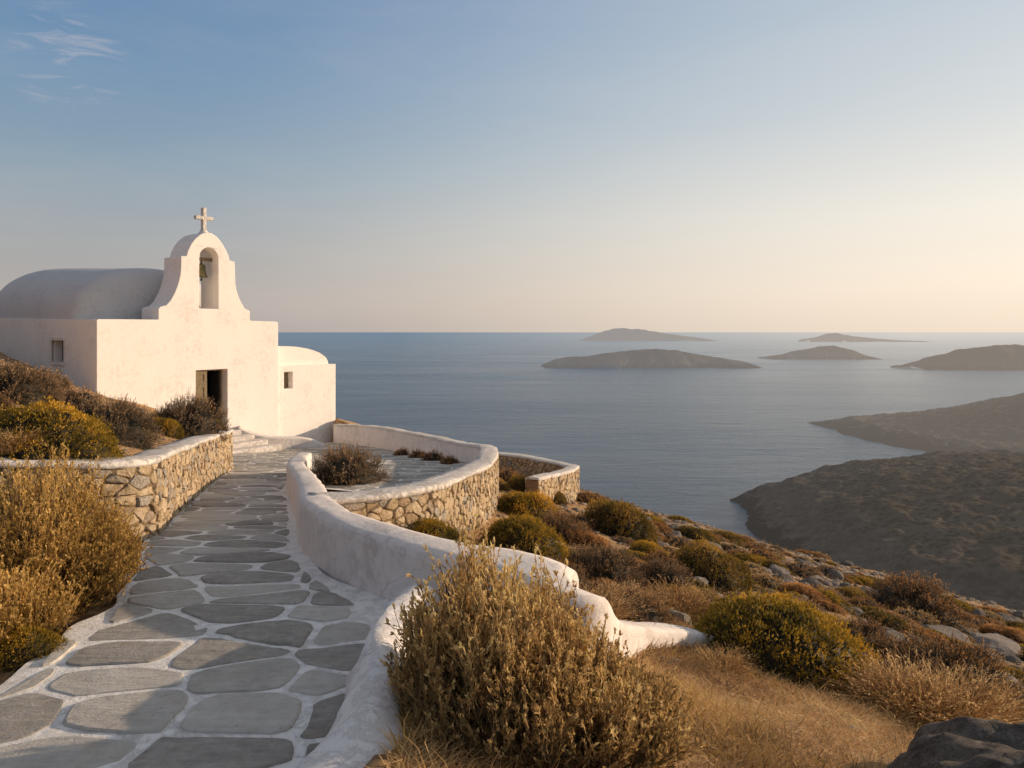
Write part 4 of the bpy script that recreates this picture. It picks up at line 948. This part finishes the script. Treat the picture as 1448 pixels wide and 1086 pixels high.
# --- boulders and loose rocks
def rock_mesh(seed, flat=.6, n=3):
    bm = bmesh.new(); bmesh.ops.create_icosphere(bm, subdivisions=n, radius=1); rng = np.random.RandomState(seed)
    V = np.array([v.co[:] for v in bm.verts]); cuts = rdir(rng, 11)
    for c in cuts:
        h = rng.uniform(.55, .9); d = V@c; V = V-np.outer(np.maximum(0, d-h), c)*.9
    nn = fbm(V[:, 0]*3+seed, V[:, 1]*3+V[:, 2]*2.2, 1.0, 4); V = V*(1+nn*.22)[:, None]; V[:, 2] *= flat
    for v, c in zip(bm.verts, V): v.co = c
    me = bpy.data.meshes.new('rock'); bm.to_mesh(me); bm.free()
    a = me.attributes.new('tint', 'FLOAT', 'POINT'); a.data.foreach_set('value', np.full(len(me.vertices), rng.rand(), dtype=np.float32)); return me
def roughen(me, amp):
    V = np.empty(len(me.vertices)*3); me.vertices.foreach_get('co', V); V = V.reshape(-1, 3)
    n = fbm(V[:, 0]*1.0+V[:, 2]*.7, V[:, 1]-V[:, 2]*.5, .45, 5)+.6*np.abs(fbm(V[:, 0]+9, V[:, 1]+V[:, 2], .3, 4)); V *= (1+n*amp*1.6)[:, None]; me.vertices.foreach_set('co', V.ravel()); me.update()
RK = [rock_mesh(i, .55) for i in range(6)]
def rock(x, y, z, r, i, label, rz=.55, big=None, mat='rock', name='rock', group=None):
    me = (big or RK[i % 6]); 
    if big is None and mat == 'rock':
        if not me.materials: me.materials.append(M['rock'])
        o = link(name, me)
    else: o = link(name, me, M[mat])
    o.location = (x, y, z); o.scale = (r, r*.8, r*rz/.55); o.rotation_euler = (0, 0, i*1.3); tag(o, label, 'rock', group); return o
b = rock_mesh(77, .62, 6); o = rock(2.78, 3.5, -2.72, 1.22, 1, 'large dark boulder in the lower right corner', .50, b, 'darkrock', 'boulder'); roughen(b, .11); b.polygons.foreach_set('use_smooth', [True]*len(b.polygons))
b = rock_mesh(78, .5, 4); o = rock(-.02, 2.98, -1.98, .26, 2, 'flat pale rock at the bottom edge under the foreground bush', .5, b, 'rock', 'boulder'); roughen(b, .06); b.polygons.foreach_set('use_smooth', [True]*len(b.polygons))
rng = np.random.RandomState(5); n = 0
while n < 130:
    px = rng.uniform(820, 1448); py = rng.uniform(690, 1000)
    x, y, z = ray(px, py)
    if y > 40 or y < 6.5 or x < 1.5: continue
    if fbm(x+80, y+11, 6.0, 2)+.12*sstep(4, 9, x)-.05 < -.12 and rng.rand() < .7: continue
    r = rng.uniform(.05, .20)*(1+y/25.0)
    rock(x, y, z+.02*r, r, n, 'grey limestone rock half buried in the dry slope', rng.uniform(.35, .6), group='loose rocks scattered over the slope'); n += 1
for (px, py, hp, lb) in ((1330, 900, 42, 'broad pale outcrop slab right of the dark brown shrub'), (1400, 915, 45, 'pale outcrop slab at the right edge of the slope'), (1180, 845, 30, 'flat grey slab left of the dark brown shrub'), (1245, 905, 34, 'grey slab between two brown shrubs'), (1420, 880, 30, 'outcrop slab nearest the slope crest at right'),
                        (1110, 830, 24, 'grey slab above the big golden cushion'), (1400, 965, 44, 'pale slab below the wide brown shrub'), (650, 748, 16, 'whitish stone leaning at the foot of the terrace wall')):
    x, y, z = ray(px, py); r = hp/FPX*y; rock(x, y, z, r, int(px), lb, .34)
# --- small scrub dotted over the slope
rng = np.random.RandomState(9); n = 0; tries = 0
kinds = [('twiggy_far', 'straw', 'small pale straw coloured scrub plant on the far slope'), ('twiggy_far', 'rust', 'small russet scrub plant on the far slope'), ('cushion_far', 'olive', 'small olive cushion plant on the far slope'), ('twiggy_far', 'grey', 'small grey scrub plant on the far slope'), ('cushion_far', 'rust', 'small rusty cushion plant on the far slope'), ('cushion_far', 'green', 'small golden green cushion plant on the far slope')]
while n < 230 and tries < 4000:
    tries += 1
    px = rng.uniform(700, 1460); edge = np.interp(px, [700, 812, 880, 1000, 1100, 1200, 1300, 1448], [650, 690, 700, 740, 775, 800, 835, 885])
    py = edge+(rng.rand()**1.6)*150
    x, y, z = ray(px, py)
    if y > 44 or y < 8.5 or x < .4: continue
    if x < 2.4 and y > 17 and px < 815: continue
    kd = kinds[rng.choice(6, p=[.24, .22, .12, .12, .14, .16])]; r = rng.uniform(.14, .42)*(.75+y/40)
    bush_at(x, y, z, r, r*rng.uniform(.5, .85), kd[0], rng.randint(2), kd[1], kd[2], 'scrub', kd[2].replace('small ', '').replace('plant', 'plants'), 'scrub_plant'); n += 1

# --- ground cover: dry grass and gravel, uncountable
def blades(name, n, xr, yr, lmin, lmax, wid, seed, mask, mat='straw', flat=.6):
    rng = np.random.RandomState(seed); x = rng.uniform(*xr, n); u = rng.rand(n); y = yr[0]+(yr[1]-yr[0])*u**1.3
    ok = mask(x, y) > rng.rand(n); x = x[ok]; y = y[ok]; n = len(x); z = G(x, y)
    a = rng.rand(n)*6.283; e = rng.uniform(.05, 1.0, n)**1.0*(1.3-flat); d = np.stack([np.cos(a), np.sin(a), e], 1); d /= np.linalg.norm(d, axis=1)[:, None]
    l = rng.uniform(lmin, lmax, n)[:, None]; side = np.stack([-np.sin(a), np.cos(a), np.zeros(n)], 1)
    P0 = np.stack([x, y, z-.005], 1); b2 = rng.normal(size=(n, 3))*.25; P1 = P0+d*l*.55; P2 = P1+(d+b2+np.array([0, 0, -.25]))*l*.45
    w_ = (wid*rng.uniform(.6, 1.4, n))[:, None]
    V = np.stack([P0-side*w_, P0+side*w_, P1+side*w_*.8, P1-side*w_*.8, P2+side*w_*.15, P2-side*w_*.15], 1).reshape(-1, 3)
    i = np.arange(n)*6; F = np.concatenate([np.stack([i, i+1, i+2, i+3], 1), np.stack([i+3, i+2, i+4, i+5], 1)])
    patch = vn(x*.8, y*.8)*.6+vn(x*3, y*3)*.3
    T = np.repeat(np.clip(.45+patch+rng.uniform(-.3, .3, n), 0, 1), 6)
    return tag(link(name, mesh(V, F, T), M[mat]), kind='stuff')
def outside(x, y):
    _, soft, wl, wr = Gbase(x, y); return (soft > .8)*1.0
blades('dry_grass', 150000, (-.5, 5.0), (2.6, 8.5), .05, .17, .0036, 1, lambda x, y: outside(x, y)*np.clip(.75+vn(x*1.3, y*1.3)*1.6, .08, 1)*(x > -.45)*(x-.62*y < 1.2))
blades('dry_grass', 60000, (-.5, 5.0), (2.6, 7.5), .06, .17, .0030, 11, lambda x, y: outside(x, y)*np.clip(fbm(x+7, y+2, .55, 3)*3.0, 0, 1)*(x > -.45), 'gold', .35)
blades('dry_grass', 130000, (-1, 24), (8, 32), .08, .20, .006, 2, lambda x, y: outside(x, y)*np.clip(.35+fbm(x, y, 2.5, 3)*1.6, .03, .9)*(x < .7*y+1))
blades('dry_grass', 50000, (-14, -4), (6.2, 22), .04, .13, .004, 3, lambda x, y: outside(x, y)*np.clip(.4+fbm(x, y, 1.6, 3)*1.6, .04, .9))
blades('dry_grass', 26000, (-2.9, -1.3), (7.9, 13), .03, .09, .003, 4, lambda x, y: ((x > XR(y)+.32) & (x < XO(y)-.2) & (y < 12.5))*.8)
blades('dry_grass', 16000, (-4.6, -2.75), (3.0, 7.2), .03, .10, .002, 5, lambda x, y: ((x < XL(y)-.03) & (y < 7.6+(x+3.7)*.569))*.8)
blades('dry_grass', 5200, (-.4, 5.0), (2.8, 9), .14, .30, .0020, 6, lambda x, y: outside(x, y)*np.clip(.2+vn(x*1.7, y*1.7)*2.2, .02, 1)*(x > -.35), 'straw', -.6)
blades('dry_grass', 40000, (1, 24), (9, 34), .12, .30, .007, 7, lambda x, y: outside(x, y)*np.clip(.1+fbm(x+5, y+3, 1.8, 3)*2.2, .0, .9)*(x < .7*y+1), 'gold', -.2)
def gravel(n, xr, yr, seed, rmin, rmax):
    rng = np.random.RandomState(seed); x = rng.uniform(*xr, n); y = rng.uniform(*yr, n); ok = (outside(x, y) > .5) & (x < .72*y+1); x = x[ok]; y = y[ok]; n = len(x); z = G(x, y)
    bm = bmesh.new(); bmesh.ops.create_icosphere(bm, subdivisions=1, radius=1); V0 = np.array([v.co[:] for v in bm.verts]); F0 = np.array([[v.index for v in f.verts] for f in bm.faces]); bm.free()
    r = (rmin+(rmax-rmin)*rng.rand(n)**3)*(.6+y/14); V = V0[None]*(1+rng.uniform(-.25, .25, (n, len(V0), 1)))*np.stack([r, r*rng.uniform(.6, 1, n), r*.5], 1)[:, None]+np.stack([x, y, z], 1)[:, None]
    F = F0[None]+(np.arange(n)*len(V0))[:, None, None]
    return tag(link('gravel', mesh(V.reshape(-1, 3), F.reshape(-1, 3), np.repeat(rng.rand(n), len(V0))), M['rock']), kind='stuff')
gravel(9000, (-.3, 22), (3, 30), 3, .008, .07)
gravel(1800, (-12, -4), (6.5, 20), 4, .008, .04)

# ------------------------------------------------------------------ sky, sun, camera
w = bpy.data.worlds.new('World'); scene.world = w; w.use_nodes = True
t = NT(w); bg = t.n['Background']; wo = t.n['World Output']
sk = t.N('ShaderNodeTexSky', sky_type='NISHITA', sun_disc=False, sun_elevation=R(SUN_EL), sun_rotation=R(SUN_AZ), altitude=80, air_density=1.0, dust_density=2.2, ozone_density=1.6)
tc = t.N('ShaderNodeTexCoord').outputs['Generated']
sp = t.N('ShaderNodeSeparateXYZ'); t.L(tc, sp.inputs[0])
# high wisps of cloud in one part of the sky
nrm = t.N('ShaderNodeVectorMath', operation='DOT_PRODUCT'); t.L(tc, nrm.inputs[0])
cd = Vector(((95-724)/FPX, 1, (469-82)/FPX)).normalized(); nrm.inputs[1].default_value = cd
mp = t.N('ShaderNodeMapping'); mp.inputs['Scale'].default_value = (5, 5, 26); mp.inputs['Rotation'].default_value = (0, R(16), 0); t.L(tc, mp.inputs['Vector'])
cn = t.noise(mp.outputs[0], 3.2, 7, .6, .8)
near = t.N('ShaderNodeMapRange', interpolation_type='SMOOTHSTEP'); near.inputs[1].default_value = math.cos(R(3.9)); near.inputs[2].default_value = math.cos(R(.3)); t.L(nrm.outputs['Value'], near.inputs[0])
cf = t.math('MULTIPLY', t.math('MULTIPLY', t.ramp(cn, [(.50, (0, 0, 0)), (.74, (1, 1, 1))]), near.outputs[0]), .55)
# haze layer: pale band above the horizon, warmer towards the sun
hd = t.N('ShaderNodeVectorMath', operation='DOT_PRODUCT'); t.L(tc, hd.inputs[0]); hd.inputs[1].default_value = (math.sin(R(SUN_AZ)), math.cos(R(SUN_AZ)), 0)
sunw = t.N('ShaderNodeMapRange', interpolation_type='SMOOTHSTEP'); sunw.inputs[1].default_value = -.25; sunw.inputs[2].default_value = .95; t.L(hd.outputs['Value'], sunw.inputs[0])
el = t.math('MAXIMUM', sp.outputs[2], 0.0)
away = t.ramp(el, [(0, (4.2, 3.75, 3.7)), (.03, (4.7, 4.15, 3.95)), (.10, (4.2, 4.2, 4.25)), (.2, (2.9, 3.9, 4.8)), (.29, (2.0, 3.3, 4.95)), (.40, (1.3, 2.6, 4.75)), (.62, (2.9, 3.1, 3.6)), (1, (3.0, 3.1, 3.5))])
tow = t.ramp(el, [(0, (9.9, 8.3, 6.6)), (.05, (10.9, 9.3, 7.6)), (.14, (10.4, 9.6, 8.4)), (.25, (8.0, 8.2, 8.1)), (.40, (6.0, 6.8, 7.4)), (.65, (4.0, 4.0, 4.0)), (1, (3.0, 3.1, 3.5))])
hz = t.mix(sunw.outputs[0], away, tow)
hw = t.ramp(el, [(0, (.92, .92, .92)), (.25, (.80, .80, .80)), (.6, (.85, .85, .85)), (1, (.85, .85, .85))])
base = t.mix(hw, sk.outputs[0], hz)
mp2 = t.N('ShaderNodeMapping'); mp2.inputs['Scale'].default_value = (1.6, 1.6, 9); mp2.inputs['Rotation'].default_value = (0, R(6), 0); t.L(tc, mp2.inputs['Vector'])
veil = t.math('MULTIPLY', t.ramp(t.noise(mp2.outputs[0], 1.7, 6, .6, .5), [(.42, (0, 0, 0)), (.75, (1, 1, 1))]), .10)
base = t.mix(veil, base, (7.4, 6.8, 6.4))
col = t.mix(cf, base, (6.6, 5.9, 5.8))
t.L(col, bg.inputs['Color']); bg.inputs['Strength'].default_value = .10
sun = bpy.data.lights.new('sun', 'SUN'); sun.energy = 4.7; sun.angle = R(.6); sun.color = (1.0, .75, .51)
so = bpy.data.objects.new('sun', sun); COL.objects.link(so)
v = Vector((math.sin(R(SUN_AZ))*math.cos(R(SUN_EL)), math.cos(R(SUN_AZ))*math.cos(R(SUN_EL)), math.sin(R(SUN_EL))))
so.rotation_euler = v.to_track_quat('Z', 'Y').to_euler()
cam = bpy.data.cameras.new('camera'); co = bpy.data.objects.new('camera', cam); COL.objects.link(co); scene.camera = co
cam.sensor_width = 36; cam.lens = 36*FPX/1448; cam.shift_y = -74/1448; cam.clip_start = .1; cam.clip_end = 200000
co.rotation_euler = (R(90), 0, 0)
scene.view_settings.view_transform = 'Standard'; scene.view_settings.look = 'None'; scene.view_settings.exposure = 0; scene.view_settings.gamma = 1
